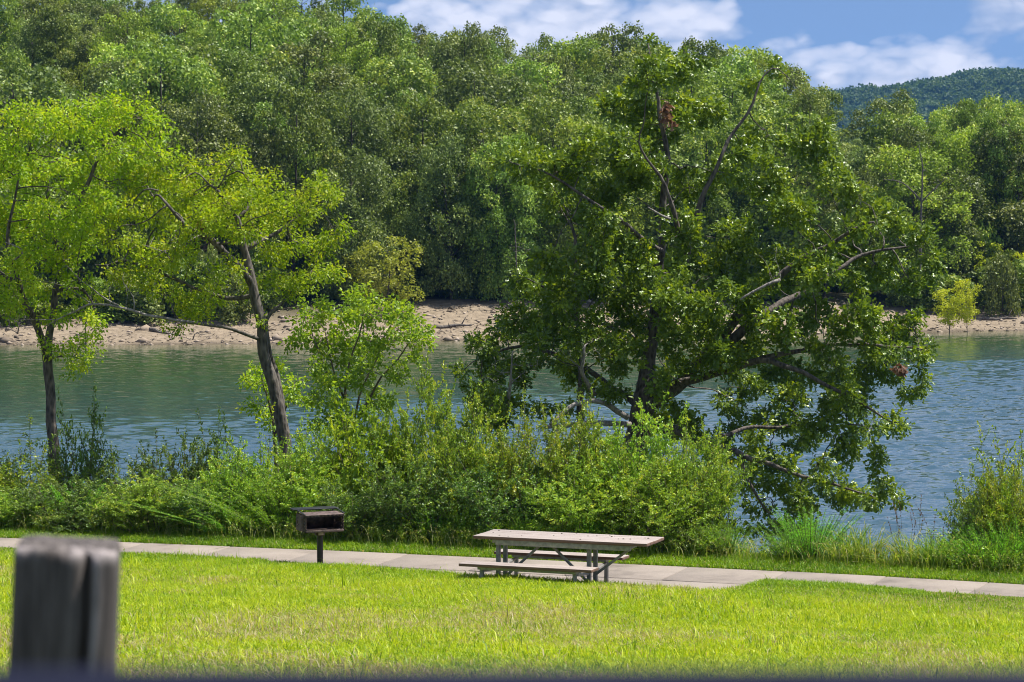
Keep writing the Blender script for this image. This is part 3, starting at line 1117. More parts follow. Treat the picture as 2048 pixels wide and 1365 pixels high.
def plate_with_holes(mb, origin, ex, ey, en, w, h, th, nx_, ny_, holes):
    """sheet w x h made of cells; the cells listed in holes stay open"""
    xs = np.linspace(0, w, nx_ + 1)
    ys = np.linspace(0, h, ny_ + 1)
    ex, ey, en, o = map(np.array, (ex, ey, en, origin))
    rot = np.stack([ex, ey, en], 1)
    # merge runs of solid cells per row
    for j in range(ny_):
        i = 0
        while i < nx_:
            if (i, j) in holes:
                i += 1
                continue
            k = i
            while k < nx_ and (k, j) not in holes:
                k += 1
            c = o + ex * (xs[i] + xs[k]) / 2 + ey * (ys[j] + ys[j + 1]) / 2
            mb.box(c, (xs[k] - xs[i], ys[j + 1] - ys[j], th), rot)
            i = k


def build_grill():
    gx, gy = P(640, 1100, 35.0)[:2]
    gz = float(near_z(gx, gy))
    o = thing('park_grill', 'rusty black park grill with an open firebox on a single post', 'grill', (gx, gy, gz), R(24))
    zb = 2.985 - gz                              # underside of the firebox
    w, h, dp = 0.56, 0.225, 0.42
    th = 0.006
    fb = MB()
    fb.box((0, 0, zb + th / 2), (w, dp, th))
    fb.box((0, dp / 2 - th / 2, zb + th + h / 2 + .0005), (w, th, h))
    holes = {(2, j) for j in (2, 4, 6)} | {(4, j) for j in (2, 3, 5, 7)} | {(20, j) for j in (2, 4, 5, 7)} | {(17, 3)}
    for sx in (-1, 1):
        plate_with_holes(fb, (sx * (w / 2 - th / 2), -dp / 2, zb + th + .0005), (0, 1, 0), (0, 0, 1), (1, 0, 0), dp - th - .001, h, th, 24, 10, holes)
    fb.build('firebox', M['burnt_steel'], o)
    lip = MB()
    lip.box((0, -dp / 2 - 0.009, zb + 0.014), (w - 0.01, 0.016, 0.03))
    for k in range(25):
        lip.box((-w / 2 + 0.02 + k * 0.0215, -dp / 2 - 0.009, zb + 0.034), (0.011, 0.014, 0.010))
    lip.build('front_lip', M['rust_steel'], o, bevel=0.002)
    gr = MB()
    zt = zb + th + h + 0.010
    gr.box((0, -0.075, zt + 0.006), (w + 0.01, 0.28, 0.010), np.array(Matrix.Rotation(R(3), 3, 'X')))
    for k in range(27):
        gr.box((-w / 2 + 0.018 + k * 0.0203, -dp / 2 + 0.002, zt - 0.016), (0.010, 0.006, 0.020))
    gr.build('grate', M['rust_steel'], o, bevel=0.002)
    rim = MB()
    rim.box((-0.02, dp / 2 - 0.015, zt + 0.052), (w + 0.10, 0.17, 0.014), np.array(Matrix.Rotation(R(4), 3, 'X')))
    for sx in (-1, 1):
        bar(rim, (sx * (w / 2 + 0.012), -dp / 2 + .01, zt + 0.012), (sx * (w / 2 + 0.012), dp / 2 - .11, zt + 0.046), 0.010, 0.022)
        rim.box((sx * (w / 2 - 0.02), dp / 2 - 0.02, zt + 0.019), (0.02, 0.02, 0.05))
    rim.build('rear_flange', M['black_steel'], o, bevel=0.002)
    po = MB()
    po.tube([(0, 0, -0.15), (0, 0, zb - 0.001)], 0.043, 24, cap=False)
    po.build('post', M['black_steel'], o, smooth=True)
    co = MB()
    co.tube([(0, 0, zb - 0.065), (0, 0, zb - 0.0015)], 0.072, 24)
    co.build('collar', M['burnt_steel'], o)
    tg = MB()
    tg.box((0, 0, zb - 0.032), (0.075, 0.006, 0.055))
    q = tg.build('metal_tag', M['tag_metal'], o, bevel=0.002)
    q.location = (0.0, -0.078, 0)
    q.parent = o
    q.location = (-0.012, -0.077, 0)


build_grill()


# ------------------------------------------------------------------ wooden bollard in front
def post_mat():
    m, t, out = material('weathered_post')
    tc = t.n('ShaderNodeTexCoord').outputs['Object']
    mp = t.n('ShaderNodeMapping', i_Vector=tc)
    mp.inputs['Scale'].default_value = (1, 1, 0.06)
    n = t.n('ShaderNodeTexNoise', i_Vector=mp.outputs[0], i_Scale=70.0, i_Detail=6.0, i_Roughness=0.65)
    n2 = t.n('ShaderNodeTexNoise', i_Vector=tc, i_Scale=22.0, i_Detail=6.0)
    c = t.ramp(n.outputs[0], [(0.34, (0.028, 0.023, 0.021)), (0.5, (0.085, 0.071, 0.064)), (0.68, (0.17, 0.147, 0.135))])
    sp = t.n('ShaderNodeSeparateXYZ', i_0=tc)
    # paler, splintered end grain on the very top
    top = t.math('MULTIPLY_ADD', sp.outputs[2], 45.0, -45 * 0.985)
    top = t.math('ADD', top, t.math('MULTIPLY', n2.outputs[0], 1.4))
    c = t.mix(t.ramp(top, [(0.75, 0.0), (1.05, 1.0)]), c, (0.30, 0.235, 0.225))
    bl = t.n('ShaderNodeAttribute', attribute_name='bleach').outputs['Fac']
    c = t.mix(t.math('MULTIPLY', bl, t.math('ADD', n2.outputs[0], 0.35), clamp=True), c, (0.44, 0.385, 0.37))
    p = t.n('ShaderNodeBsdfPrincipled', i_Base_Color=c, i_Roughness=0.9)
    b = t.n('ShaderNodeBump', i_Height=n.outputs[0], i_Strength=0.8, i_Distance=0.006)
    t.link(b.outputs[0], p.inputs['Normal'])
    t.link(p.outputs[0], out.inputs[0])
    return m


def build_post():
    Yp = 3.26
    c = P(118, 1097, Yp)
    gz = float(near_z(c[0], Yp + .07))
    ht = c[2] - gz
    hw = 0.0695
    g = np.random.default_rng(2)
    # cross-section: square with eased corners, one deep drying crack in the front face
    sec = []
    m = 96
    for k in range(m):
        a = 2 * PI * k / m
        ca, sa = math.cos(a), math.sin(a)
        q = (abs(ca) ** 7 + abs(sa) ** 7) ** (-1 / 7)
        sec.append((ca * q, sa * q))
    sec = np.array(sec) * hw
    sc = ht
    zs = np.concatenate([np.linspace(-0.3, ht - 0.12, 14), np.linspace(ht - 0.11, ht - 0.012, 14), [ht - 0.006, ht - 0.001]])
    V = []
    for z in zs:
        s = sec.copy()
        tz = (ht - z)
        grow_ = 1 - 0.02 * min(tz, 1.0)          # thicker towards the ground
        k = 1.0
        if tz < 0.012:
            k = 1 - 0.06 * (1 - tz / 0.012) ** 2
        s = s * grow_ * k
        front = s[:, 1] < -hw * .6
        cx = 0.026 + 0.004 * math.sin(z * 9)
        dx = np.abs(s[:, 0] - cx)
        s[:, 1] += np.where(front, 0.030 * np.exp(-(dx / 0.0055) ** 2), 0)
        s[:, 1] -= np.where(front, 0.005 * np.exp(-((s[:, 0] - cx - .013) / 0.006) ** 2), 0)
        s += (vnoise(s[:, :1] * 160, np.full((m, 1), z * 3), 5) - .5) * 0.004
        V.append(np.c_[s, np.full(m, z)])
    V = np.array(V)
    # chewed front edge of the top
    topz = V[:, :, 2].copy()
    fr = np.clip((-V[:, :, 1] - hw * .3) / (hw * .7), 0, 1)
    wear = (vnoise(V[:, :, 0] * 55 + 9, V[:, :, 0] * 0, 8)) * 0.018 * fr
    near_top = np.clip(1 - (ht - topz) / 0.1, 0, 1)
    V[:, :, 2] -= wear * near_top
    h_, w_ = len(zs), m
    mb = MB()
    i = np.arange(h_ - 1)[:, None] * w_
    k = np.arange(w_)[None]
    k2 = (k + 1) % w_
    Q = np.stack([i + k, i + k2, i + k2 + w_, i + k + w_], -1).reshape(-1, 4)
    rings = [V.reshape(-1, 3)]
    # end grain: rings inwards
    base = len(rings[0])
    lv = V[-1]
    Qs = [Q]
    prev = (h_ - 1) * w_
    for r_ in (0.85, 0.6, 0.3, 0.05):
        q = lv.copy()
        q[:, :2] *= r_
        q[:, 2] = lv[:, 2] * r_ + (ht + 0.002) * (1 - r_) + (vnoise(q[:, 0] * 90, q[:, 1] * 90, 3) - .5) * 0.006
        rings.append(q)
        kk = np.arange(w_)
        Qs.append(np.stack([prev + kk, prev + (kk + 1) % w_, base + (kk + 1) % w_, base + kk], 1))
        prev = base
        base += w_
    T = [[prev, prev + j, prev + j + 1] for j in range(1, w_ - 1)]
    AV = np.concatenate(rings)
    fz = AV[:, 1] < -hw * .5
    ridge = np.exp(-((AV[:, 0] - .026 - .004 * np.sin(AV[:, 2] * 9) - .012) / .0055) ** 2) * fz  # paler strip along the ridge right of the crack
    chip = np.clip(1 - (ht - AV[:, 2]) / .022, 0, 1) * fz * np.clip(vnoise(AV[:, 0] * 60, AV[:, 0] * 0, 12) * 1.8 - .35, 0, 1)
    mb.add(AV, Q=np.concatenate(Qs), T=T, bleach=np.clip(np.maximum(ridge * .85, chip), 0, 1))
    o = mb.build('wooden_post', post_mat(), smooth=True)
    o.location = (c[0], Yp + hw, gz)
    o.rotation_euler = (0, R(3.2), R(6))
    o.location.x -= math.sin(R(3.2)) * ht
    tag(o, 'thick weathered grey wooden post with a cracked front, standing close to the viewer', 'post')


build_post()


def build_rail():
    """the dark blue painted bar right in front of the lens, on two short stanchions outside the frame"""
    m, t, out = material('navy_paint')
    tc = t.n('ShaderNodeTexCoord').outputs['Object']
    n = t.n('ShaderNodeTexNoise', i_Vector=tc, i_Scale=30.0, i_Detail=4.0)
    p = t.n('ShaderNodeBsdfPrincipled', i_Base_Color=t.ramp(n.outputs[0], [(0.3, (0.009, 0.011, 0.024)), (0.7, (0.014, 0.016, 0.034))]), i_Roughness=0.85)
    p.inputs['Specular IOR Level'].default_value = 0.1
    t.link(p.outputs[0], out.inputs[0])
    Y = 0.95
    z = P(1024, 1338, Y)[2]
    gz = float(near_z(0, Y))
    o = thing('guard_rail', 'blurred dark navy metal rail across the very bottom, nearest to the viewer', 'rail', (0, Y, gz))
    mb = MB()
    mb.tube([(-1.6, 0, z - gz - .03), (1.6, 0, z - gz - .03)], 0.03, 20)
    mb.build('rail_bar', m, o, smooth=True)
    for x in (-1.3, 1.3):
        b = MB()
        b.tube([(x, 0, -0.2), (x, 0, z - gz - .0605)], 0.024, 14)
        b.build('stanchion', m, o, smooth=True)


build_rail()
#@@PART4
# ------------------------------------------------------------------ shrubs and weeds on the bank
def shrub_mesh(seed, h, w, nst, leaf, nshoot, per_shoot, shoot, upright=0.5, width=1.0, tmpl=DIAMOND, droop=0.0):
    """(stems MB, foliage MB) of a many-stemmed bush, height h and width w"""
    g = np.random.default_rng(seed)
    sb, lb = MB(), MB()
    pos, axs, rnds = [], [], []
    for i in range(nst):
        a = g.random() * 2 * PI
        rr = math.sqrt(g.random())
        hh = h * (1 - 0.42 * rr ** 2) * g.uniform(0.62, 1.05)
        b0 = np.array([math.cos(a), math.sin(a), 0]) * w * 0.16 * rr
        out = np.array([math.cos(a), math.sin(a), 0]) * w * 0.5 * rr * g.uniform(.75, 1.08)
        wv = g.normal(size=3) * 0.06 * w
        wv[2] = 0
        t = np.linspace(0, 1, 9)[:, None]
        c = b0 + (out - b0) * t ** (1.0 + .5 * upright) + np.array([0, 0, hh]) * (t ** 0.95) + wv * np.sin(t * 4)
        c[:, 2] -= droop * rr * t[:, 0] ** 3 * h * .4
        sb.tube(c, np.linspace(0.011, 0.003, 9) * (h / 2) ** .5, 4, cap=False)
        for k in range(nshoot):
            tq = g.uniform(0.16, 1.0) ** 0.8
            p0 = np.array([np.interp(tq, t[:, 0], c[:, j]) for j in range(3)])
            dn = nz(rdir(1, g)[0] * np.array([1, 1, .5]) + np.array([0, 0, upright]) + nz(out + 1e-6) * 0.35)
            ln = shoot * g.uniform(0.5, 1.2) * (1.1 - 0.4 * tq)
            if k == 0:
                p0, dn, ln = c[-1], nz(c[-1] - c[-2]), shoot * .7
            s = (np.arange(per_shoot) + g.random(per_shoot)) / per_shoot
            q = p0 + dn * (s * ln)[:, None] + np.array([0, 0, -.10 * ln]) * (s ** 2)[:, None]
            sb.tube([p0, p0 + dn * ln * .5, p0 + dn * ln * .95 + np.array([0, 0, -.09 * ln])], [0.004, .003, .0015], 3, cap=False)
            pos.append(q + g.normal(size=q.shape) * 0.012)
            axs.append(nz(dn * .55 + rdir(per_shoot, g)))
            base = g.random()
            young = np.clip(tq - .75, 0, 1) * 1.2
            rnds.append(np.clip(.5 * base + .4 * g.random(per_shoot) + young * s, 0, 1))
    pos, axs, rnds = np.concatenate(pos), np.concatenate(axs), np.concatenate(rnds)
    n = len(pos)
    add_leaves(lb, pos, axs, nz(rdir(n, g) * .9 + np.array([0, 0, .75])), leaf * g.uniform(.6, 1.25, n), tmpl, rnds, width=width, g=g)
    return sb, lb


def plume_mesh(seed, h, n, spread, leaf=0.07, width=.28, dens=110, lean=(0, 0), bend=0.5):
    """feathery upright weed: arching stems set with narrow leaves"""
    g = np.random.default_rng(seed)
    sb, lb = MB(), MB()
    for i in range(n):
        a = g.random() * 2 * PI
        rr = g.random() ** .6
        hh = h * g.uniform(.55, 1.05)
        b0 = np.array([math.cos(a), math.sin(a), 0]) * spread * .28 * rr
        o_ = np.array([math.cos(a) * spread * rr + lean[0] * hh, math.sin(a) * spread * rr + lean[1] * hh, 0]) * g.uniform(.7, 1.2)
        t = np.linspace(0, 1, 10)[:, None]
        c = b0 + o_ * t ** (1 + bend) + np.array([0, 0, hh]) * (t - 0.18 * bend * t ** 3)
        sb.tube(c, np.linspace(.006, .0018, 10), 3, cap=False)
        k = int(dens * hh)
        s = g.uniform(0.18, 1.0, k) ** .85
        p = np.stack([np.interp(s, t[:, 0], c[:, j]) for j in range(3)], 1)
        tn = np.gradient(c, axis=0)
        d = nz(np.stack([np.interp(s, t[:, 0], tn[:, j]) for j in range(3)], 1))
        ax = nz(d * 0.85 + rdir(k, g) * .8)
        ll = leaf * (1.25 - .75 * s) * g.uniform(.7, 1.2, k)
        add_leaves(lb, p, ax, rdir(k, g), ll, DIAMOND, np.clip(.25 + .55 * s * g.random(k) + .25 * g.random(), 0, 1), width=width, g=g)
    return sb, lb


def blade_clump_mesh(seed, h, n, spread, wid=0.007, seeds=0.25):
    g = np.random.default_rng(seed)
    lb = MB()
    for i in range(n):
        a = g.random() * 2 * PI
        rr = g.random() ** .5
        hh = h * g.uniform(.5, 1.1)
        b0 = np.array([math.cos(a), math.sin(a), 0]) * spread * .35 * rr
        b = a + g.normal() * .7
        rch = hh * g.uniform(.1, .6)
        t = np.linspace(0, 1, 7)
        c = b0 + np.stack([math.cos(b) * rch * t ** 2.2, math.sin(b) * rch * t ** 2.2, hh * (t - .42 * (rch / hh) * t ** 4)], 1)
        sa = g.random() * PI
        sd_ = np.array([math.cos(sa), math.sin(sa), 0]) * wid
        w = np.array([.8, 1, 1, .9, .7, .45, .08])[:, None]
        lb.add(np.concatenate([c - sd_ * w, c + sd_ * w]), Q=[[k, k + 1, k + 8, k + 7] for k in range(6)], rnd=np.full(14, g.random() * .8))
        if g.random() < seeds:
            m_ = 9
            s = np.linspace(.8, 1, m_)
            p = np.stack([np.interp(s, t, c[:, j]) for j in range(3)], 1)
            add_leaves(lb, p, nz(np.repeat(nz(c[-1] - c[-3])[None], m_, 0) + rdir(m_, g) * .3), rdir(m_, g), .035, DIAMOND, np.full(m_, .95), width=.5, g=g)
    return lb


PROTO = {}


def use_proto(key, name, maker, mats, parts, loc, rz, scale, label, cat, group=None):
    """first use builds the thing and its parts, later uses copy them"""
    if key not in PROTO:
        o = thing(name, label, cat, loc, rz, group)
        o.scale = scale
        r = maker()
        r = r if isinstance(r, tuple) else (r,)
        KIDS[o.name] = [mb.build(pn, mt, o, smooth=(pn in ('stems', 'trunk'))) for mb, mt, pn in zip(r, mats, parts)]
        PROTO[key] = o
        return o
    src = PROTO[key]
    o = copy_tree(src, loc, rz, scale, label, cat, group)
    if not group and 'group' in o:
        del o['group']
    return o


SH = {
    'small_a': (lambda: shrub_mesh(41, 2.0, 2.2, 70, .042, 16, 32, .40, .75), 'shrub_leaf', 2.0, 2.2),
    'small_b': (lambda: shrub_mesh(42, 2.0, 2.2, 70, .040, 16, 32, .44, .9), 'shrub_leaf', 2.0, 2.2),
    'small_c': (lambda: shrub_mesh(43, 2.0, 2.2, 66, .044, 16, 32, .38, .6), 'shrub_leaf', 2.0, 2.2),
    'dark_a': (lambda: shrub_mesh(44, 2.0, 2.2, 56, .050, 13, 28, .45, .5), 'dark_shrub_leaf', 2.0, 2.2),
    'dark_b': (lambda: shrub_mesh(45, 2.0, 2.2, 36, .055, 11, 24, .5, .4, droop=.5), 'dark_shrub_leaf', 2.0, 2.2),
    'broad': (lambda: shrub_mesh(46, 2.0, 2.2, 52, .07, 12, 24, .42, .35, tmpl=OVAL), 'sapling_leaf', 2.0, 2.2),
    'loose': (lambda: shrub_mesh(47, 2.0, 1.8, 26, .052, 12, 22, .5, .6), 'shrub_leaf', 2.0, 1.8),
}


def shrub_at(px, ytop, wpx, dd, kind, label, rz=None, group=None, depth=1.0):
    Y = 37.0
    for _ in range(5):
        X = (px - 1024) / F * Y
        Y = float(path_far(X)) + dd / 0.94
    X = (px - 1024) / F * Y
    zb = float(near_z(X, Y)) - 0.05
    zt = P(px, ytop, Y)[2]
    mk, mt, h0, w0 = SH[kind]
    w = wpx / F * Y
    rz = random.uniform(0, 6.28) if rz is None else rz
    return use_proto('shrub_' + kind, 'shrub', mk, (M['twig'], M[mt]), ('stems', 'foliage'), (X, Y, zb), rz,
                     (w / w0, w / w0 * depth, (zt - zb) * 1.13 / h0), label, 'shrub', group)


# the long thicket behind the table, left to right
shrub_at(735, 835, 250, 2.6, 'broad', 'tall bright leafy bush with broad leaves behind the grill, left end of the thicket')
shrub_at(845, 800, 230, 3.2, 'small_c', 'tallest small-leaved bush of the thicket, right of the bright sapling')
shrub_at(945, 842, 250, 2.2, 'small_a', 'small-leaved green bush behind the left end of the picnic table')
shrub_at(1060, 850, 260, 2.4, 'small_b', 'rounded small-leaved bush directly behind the middle of the picnic table')
shrub_at(1180, 858, 260, 2.3, 'small_a', 'small-leaved bush behind the right half of the picnic table')
shrub_at(1290, 862, 260, 2.2, 'small_c', 'small-leaved bush behind the right end of the picnic table')
shrub_at(1385, 882, 230, 2.0, 'small_b', 'last bush at the right end of the thicket, leaning over blue water')
shrub_at(1000, 930, 230, 1.45, 'dark_a', 'lower darker bush in front of the thicket, left of the picnic table top')
shrub_at(1150, 950, 260, 1.35, 'small_c', 'low bush close behind the picnic table, in front of the taller thicket')
shrub_at(1310, 945, 260, 1.35, 'small_a', 'low dense bush behind the overhanging end of the picnic table')
shrub_at(830, 925, 240, 1.5, 'dark_a', 'dark low bush between the grill and the picnic table')
# left part, lower and more mixed
shrub_at(620, 875, 220, 2.4, 'small_b', 'yellow-green bush at the foot of the leaning tree')
shrub_at(520, 880, 180, 2.8, 'loose', 'loose twiggy bush left of the leaning trunk')
shrub_at(430, 855, 170, 2.9, 'dark_b', 'dark open bush reaching over the water, left of the leaning trunk')
shrub_at(470, 925, 230, 1.9, 'small_a', 'low green bush left of the grill, behind bright feathery weeds')
shrub_at(590, 930, 230, 1.6, 'small_c', 'low bush just behind the grill')
shrub_at(345, 890, 180, 2.3, 'dark_a', 'low dark bush between the two left trunks')
shrub_at(255, 915, 190, 2.2, 'dark_b', 'straggly dark bush right of the left trunk')
shrub_at(160, 815, 170, 3.0, 'dark_b', 'tall straggly bush beside the left trunk, against the water')
shrub_at(60, 890, 200, 2.4, 'loose', 'open pale bush left of the left trunk')
shrub_at(-60, 900, 220, 2.2, 'small_a', 'green bush cut off by the left edge of the picture')
shrub_at(160, 960, 200, 1.9, 'dark_a', 'dense dark bush hiding the foot of the left trunk')
# right side
shrub_at(1985, 925, 170, 2.6, 'loose', 'loose airy bush at the right, standing against blue water')
shrub_at(2055, 880, 200, 3.0, 'loose', 'tall loose bush cut off by the right edge')
shrub_at(2010, 985, 180, 2.1, 'broad', 'bright yellow-green broad-leaved bush at the right edge')
shrub_at(1400, 1055, 150, 1.3, 'dark_a', 'low dark clump at the right foot of the thicket')


shrub_at(110, 965, 210, 1.2, 'dark_a', 'low dark bush by the path at the left, in front of the left trunk')
shrub_at(300, 965, 230, 1.15, 'small_c', 'low green bush by the path between the post and the grill')
shrub_at(405, 970, 210, 1.3, 'dark_a', 'low dark bush between bright feathery weeds at the left')
shrub_at(10, 990, 210, 1.2, 'small_b', 'low green bush by the path at the left edge of the picture')
shrub_at(205, 1000, 200, 1.1, 'dark_b', 'straggly low bush by the path right of the left trunk')
shrub_at(700, 975, 200, 1.2, 'dark_a', 'low dark bush just right of the grill')


shrub_at(2030, 955, 210, 2.2, 'small_b', 'dense small-leaved bush at the right edge behind the fine weeds')
shrub_at(1945, 985, 120, 1.7, 'dark_b', 'thin dark bush left of the broad-leaved bush at the right edge')


def weed_at(px, ytop, wpx, dd, key, maker, mats, parts, h0, w0, name, label, cat, rz=None):
    Y = 37.0
    for _ in range(5):
        X = (px - 1024) / F * Y
        Y = float(path_far(X)) + dd / 0.94
    X = (px - 1024) / F * Y
    zb = float(near_z(X, Y)) - 0.03
    zt = P(px, ytop, Y)[2]
    w = wpx / F * Y
    return use_proto(key, name, maker, mats, parts, (X, Y, zb), random.uniform(0, 6) if rz is None else rz,
                     (w / w0, w / w0, (zt - zb) / h0), label, cat)


_fw = ((M['green_stem'], M['weed_leaf']), ('stems', 'leaves'))
lean_l = lambda: plume_mesh(61, 1.0, 60, .55, leaf=.048, width=.22, dens=210, lean=(-.38, -.1), bend=.5)
upr = lambda: plume_mesh(62, 1.0, 54, .38, leaf=.046, width=.22, dens=210, bend=.4)
fine = lambda: plume_mesh(63, 1.0, 80, .42, leaf=.05, width=.16, dens=120, bend=.3)
for px, yt, w, dd, k, lb in [
        (545, 945, 210, 1.35, 'l', 'bright feathery weed leaning left, just left of the grill'),
        (450, 990, 180, 1.25, 'l', 'bright feathery weed leaning left over seed grass, between left trunk and grill'),
        (335, 965, 170, 1.7, 'u', 'upright feathery green weed in front of the low bushes at the left'),
        (240, 970, 180, 1.5, 'u', 'feathery weed clump right of the left trunk, low by the path'),
        (150, 960, 190, 1.4, 'u', 'dense feathery weed hiding the foot of the left trunk'),
        (55, 985, 190, 1.4, 'u', 'feathery weed clump at the far left by the path'),
        (-30, 975, 180, 1.5, 'u', 'feathery weed clump cut off by the left edge'),
        (640, 985, 170, 1.3, 'u', 'feathery weed rising right behind the grill'),
        (870, 1005, 110, 1.2, 'u', 'pale feathery weed spikes left of the picnic table'),
        (930, 985, 120, 1.25, 'u', 'feathery weed spikes behind the left corner of the tabletop'),
        (1180, 1015, 120, 1.15, 'u', 'short feathery weed peeping over the middle of the tabletop'),
        (1060, 1020, 100, 1.15, 'u', 'small feathery weed peeping over the left half of the tabletop')]:
    weed_at(px, yt, w, dd, 'weed' + k, lean_l if k == 'l' else upr, *_fw, 1.0, .9, 'feathery_weed', lb, 'weed', 0.0 if k == 'l' else None)
for px, yt, w, dd, lb in [
        (1625, 1015, 200, 1.3, 'tall fine-leaved green weed fanning out under the oak branch'),
        (1990, 1040, 230, 1.25, 'dense fine green weed clump at the right edge beside the path'),
        (1935, 1065, 150, 1.2, 'fine green weed clump left of the one at the right edge'),
        (1400, 1060, 130, 1.2, 'fine weed at the right foot of the thicket'),
        (1455, 1040, 120, 1.2, 'fine upright weed beside the right end of the thicket, against water'),
        (1580, 1050, 150, 1.15, 'low fine weed left of the tall fanning one'),
        (1690, 1045, 130, 1.35, 'fine weed just right of the tall fanning one'),
        (1860, 1075, 120, 1.1, 'short fine weed in the pale grasses at right'),
        (2040, 1020, 200, 1.5, 'tall fine green weed cut by the right edge')]:
    weed_at(px, yt, w, dd, 'weedf', fine, *_fw, 1.0, .9, 'fine_weed', lb, 'weed')
for px, yt, w, dd, lb in [
        (1735, 1040, 130, 1.2, 'tall yellow-green grass clump right of the fanning weed'),
        (1690, 1065, 110, 1.1, 'short grass clump between the fanning weed and the water gap'),
        (1830, 1055, 130, 1.2, 'pale seeding grass clump left of the dense weed at right'),
        (1880, 1060, 130, 1.15, 'seeding grass clump beside the dense fine weed at right'),
        (1780, 1095, 120, 1.05, 'low grass clump in front of the water gap')]:
    weed_at(px, yt, w, dd, 'blade', lambda: blade_clump_mesh(71, 1.0, 130, .6), (M['seed_grass'],), ('blades',), 1.0, .8, 'tall_grass', lb, 'grass clump')


def build_undergrowth():
    """mixed low weeds that knit the foot of the thicket together"""
    g = np.random.default_rng(91)
    mb = MB()
    n = 3000
    X = g.uniform(-12.5, 9.5, n)
    d2 = g.uniform(.85, 2.4, n)
    Y = path_far(X) + d2 / .94
    px = 1024 + F * X / Y
    keep = (px < 1440) | (px > 1890) | (g.random(n) < .18)
    X, Y, d2 = X[keep], Y[keep], d2[keep]
    Z = near_z(X, Y)
    for x, y, z, dd in zip(X, Y, Z, d2):
        h = g.uniform(.18, .42) * (.85 + .5 * (dd - .85))
        px = 1024 + F * x / y
        if 1440 < px < 1890:
            h *= .6
        k = int(70 * h / .3)
        az = g.random() * 6.28
        ln = np.array([math.cos(az), math.sin(az), 0]) * h * g.uniform(.1, .6)
        s = g.random(k) ** .8
        p = np.array([x, y, z]) + ln * (s ** 1.6)[:, None] + np.array([0, 0, h]) * s[:, None] + g.normal(size=(k, 3)) * .03
        add_leaves(mb, p, nz(rdir(k, g) + ln / h * .5 + np.array([0, 0, .45])), nz(rdir(k, g) * .8 + np.array([0, 0, .8])), g.uniform(.03, .065, k), DIAMOND,
                   np.clip(.35 * g.random() + .6 * g.random(k), 0, 1), width=g.uniform(.5, .95), g=g)
    tag(mb.build('undergrowth', M['shrub_leaf']), 'low tangled green weeds along the foot of the thicket', 'undergrowth', kind='stuff')


build_undergrowth()


def build_seed_stalks():
    """thin reddish seed stalks in front of the water at right"""
    g = np.random.default_rng(14)
    mb = MB()
    px = 1850
    Y = 36.2
    c0 = P(px, 1100, Y)
    zb = float(near_z(c0[0], Y))
    for i in range(16):
        x, y = g.normal() * .25, g.normal() * .2
        hh = g.uniform(.7, 1.25)
        l = g.normal(size=2) * .12
        t = np.linspace(0, 1, 6)
        c = np.stack([x + l[0] * t ** 2, y + l[1] * t ** 2, hh * t], 1)
        mb.tube(c, np.linspace(.003, .0012, 6), 3, cap=False)
        k = 16
        s = g.uniform(.72, 1, k)
        p = np.stack([np.interp(s, t, c[:, j]) for j in range(3)], 1)
        add_leaves(mb, p, nz(rdir(k, g) * .5 + np.array([0, 0, 1])), rdir(k, g), .03, DIAMOND, g.random(k), width=.7, g=g)
    o = mb.build('seed_stalks', M['dead_leaf'])
    o.location = (c0[0], Y, zb)
    tag(o, 'thin reddish seed stalks standing in front of the water at the right', 'weed')


build_seed_stalks()


# ------------------------------------------------------------------ the trees on this side of the lake
def ground_pt(px, Y):
    X = (px - 1024) / F * Y
    return (X, Y, float(near_z(X, Y)) - 0.1)


def gpy(px, Y):
    """photo row of the ground at column px, distance Y"""
    X, _, z = ground_pt(px, Y)
    d = np.array([X, Y, z - CAMZ])
    return 682.5 - F * (d @ UP) / (d @ FW)


